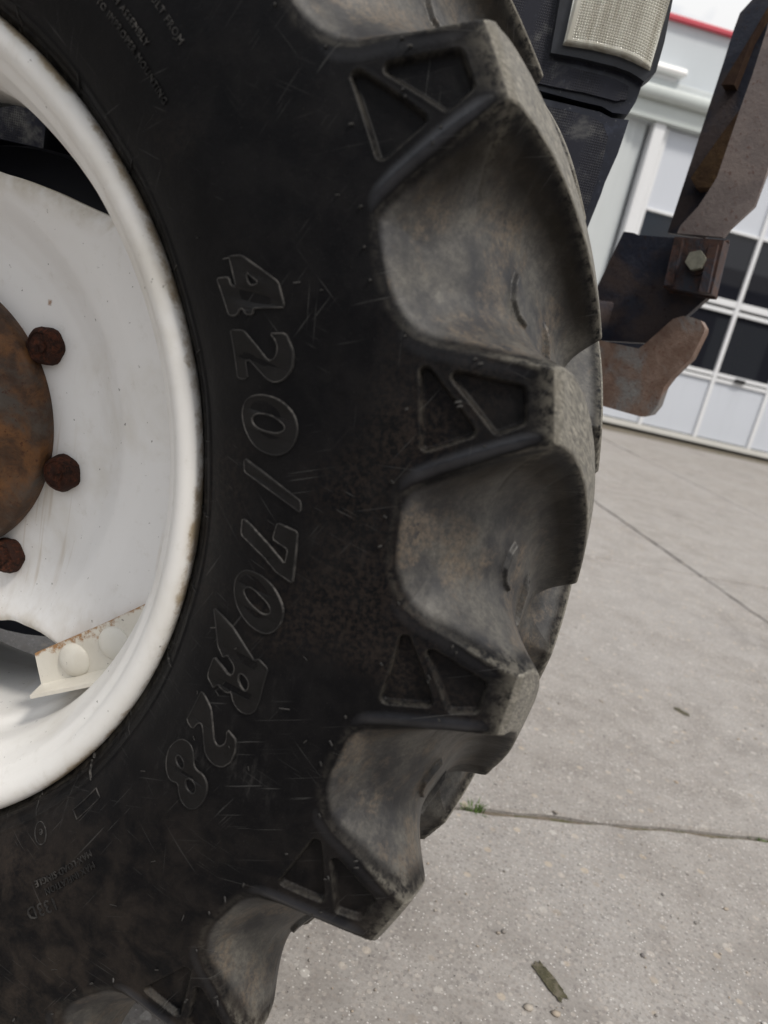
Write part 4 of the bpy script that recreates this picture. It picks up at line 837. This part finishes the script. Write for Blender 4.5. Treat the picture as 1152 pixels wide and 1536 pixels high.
tuft((1.247, .953), 40, .020, 'tiny green tuft in the joint at the right edge of the picture', .018)
tuft((1.039, .858), 16, .011, 'sparse low moss sprigs midway along the concrete joint', .016)
tuft((1.375, 3.06), 60, .018, 'thin green strip of moss in the far diagonal joint', .05)
def patch(loc, L, w, rot, name, label):
    bm = bmesh.new(); n = 40; top = []; out = []
    for k in range(n):
        q = 2 * math.pi * k / n; c, s = math.cos(q), math.sin(q); e = 1 + random.uniform(-.13, .13)
        x = math.copysign(abs(c) ** .5, c) * L * e; y = math.copysign(abs(s) ** .5, s) * w * e
        out.append(bm.verts.new((x, y, .0002))); top.append(bm.verts.new((x * .9, y * .85, .0006)))
    for k in range(n): bm.faces.new((out[k], out[(k + 1) % n], top[(k + 1) % n], top[k]))
    bm.faces.new(top); o = bm_obj(name, bm, MOSS, None, True, 50, (*loc, .0014)); o.rotation_euler.z = rot; return tag(o, label, 'moss')
patch((.829, .328), .034, .011, math.atan2(.304 - .352, .851 - .806), 'moss_patch', 'dark green mossy slot in the concrete nearest the viewer')
patch((1.124, 1.478), .022, .011, rad(-35), 'moss_patch', 'small dark moss spot in the concrete farther out beyond the tread')
def pebbles():
    ico = bmesh.new(); bmesh.ops.create_icosphere(ico, subdivisions=1, radius=1); iv = np.array([v.co for v in ico.verts]); jf = np.array([[v.index for v in f.verts] for f in ico.faces]); ico.free()
    Vs, Fs = [], []; o = 0
    for k in range(2200):
        x, y = RNG.uniform(.3, 1.9), RNG.uniform(-.15, 2.2) ** 1
        e2 = -x * math.sin(GA) + y * math.cos(GA)
        if abs(e2 - .348) < .006 and k % 3: continue
        s = min(.0065, 0.0009 * RNG.pareto(2.4) + .0010); sc = np.array([s * RNG.uniform(.8, 1.5), s * RNG.uniform(.7, 1.1), s * RNG.uniform(.25, .5)])
        a = RNG.uniform(0, 6.28); p = iv * (1 + RNG.uniform(-.15, .15, (len(iv), 1))) * sc; c, s_ = math.cos(a), math.sin(a)
        p = np.stack([p[:, 0] * c - p[:, 1] * s_ + x, p[:, 0] * s_ + p[:, 1] * c + y, p[:, 2] + .0008], -1); Vs.append(p); Fs.append(jf + o); o += len(iv)
    me = np_mesh('loose_pebbles', np.vstack(Vs), np.vstack(Fs)); return link('loose_pebbles', me, PEB)
tag(pebbles(), kind='stuff')
print('tris', sum(len(o.data.polygons) * 2 for o in D.objects if o.type == 'MESH'))
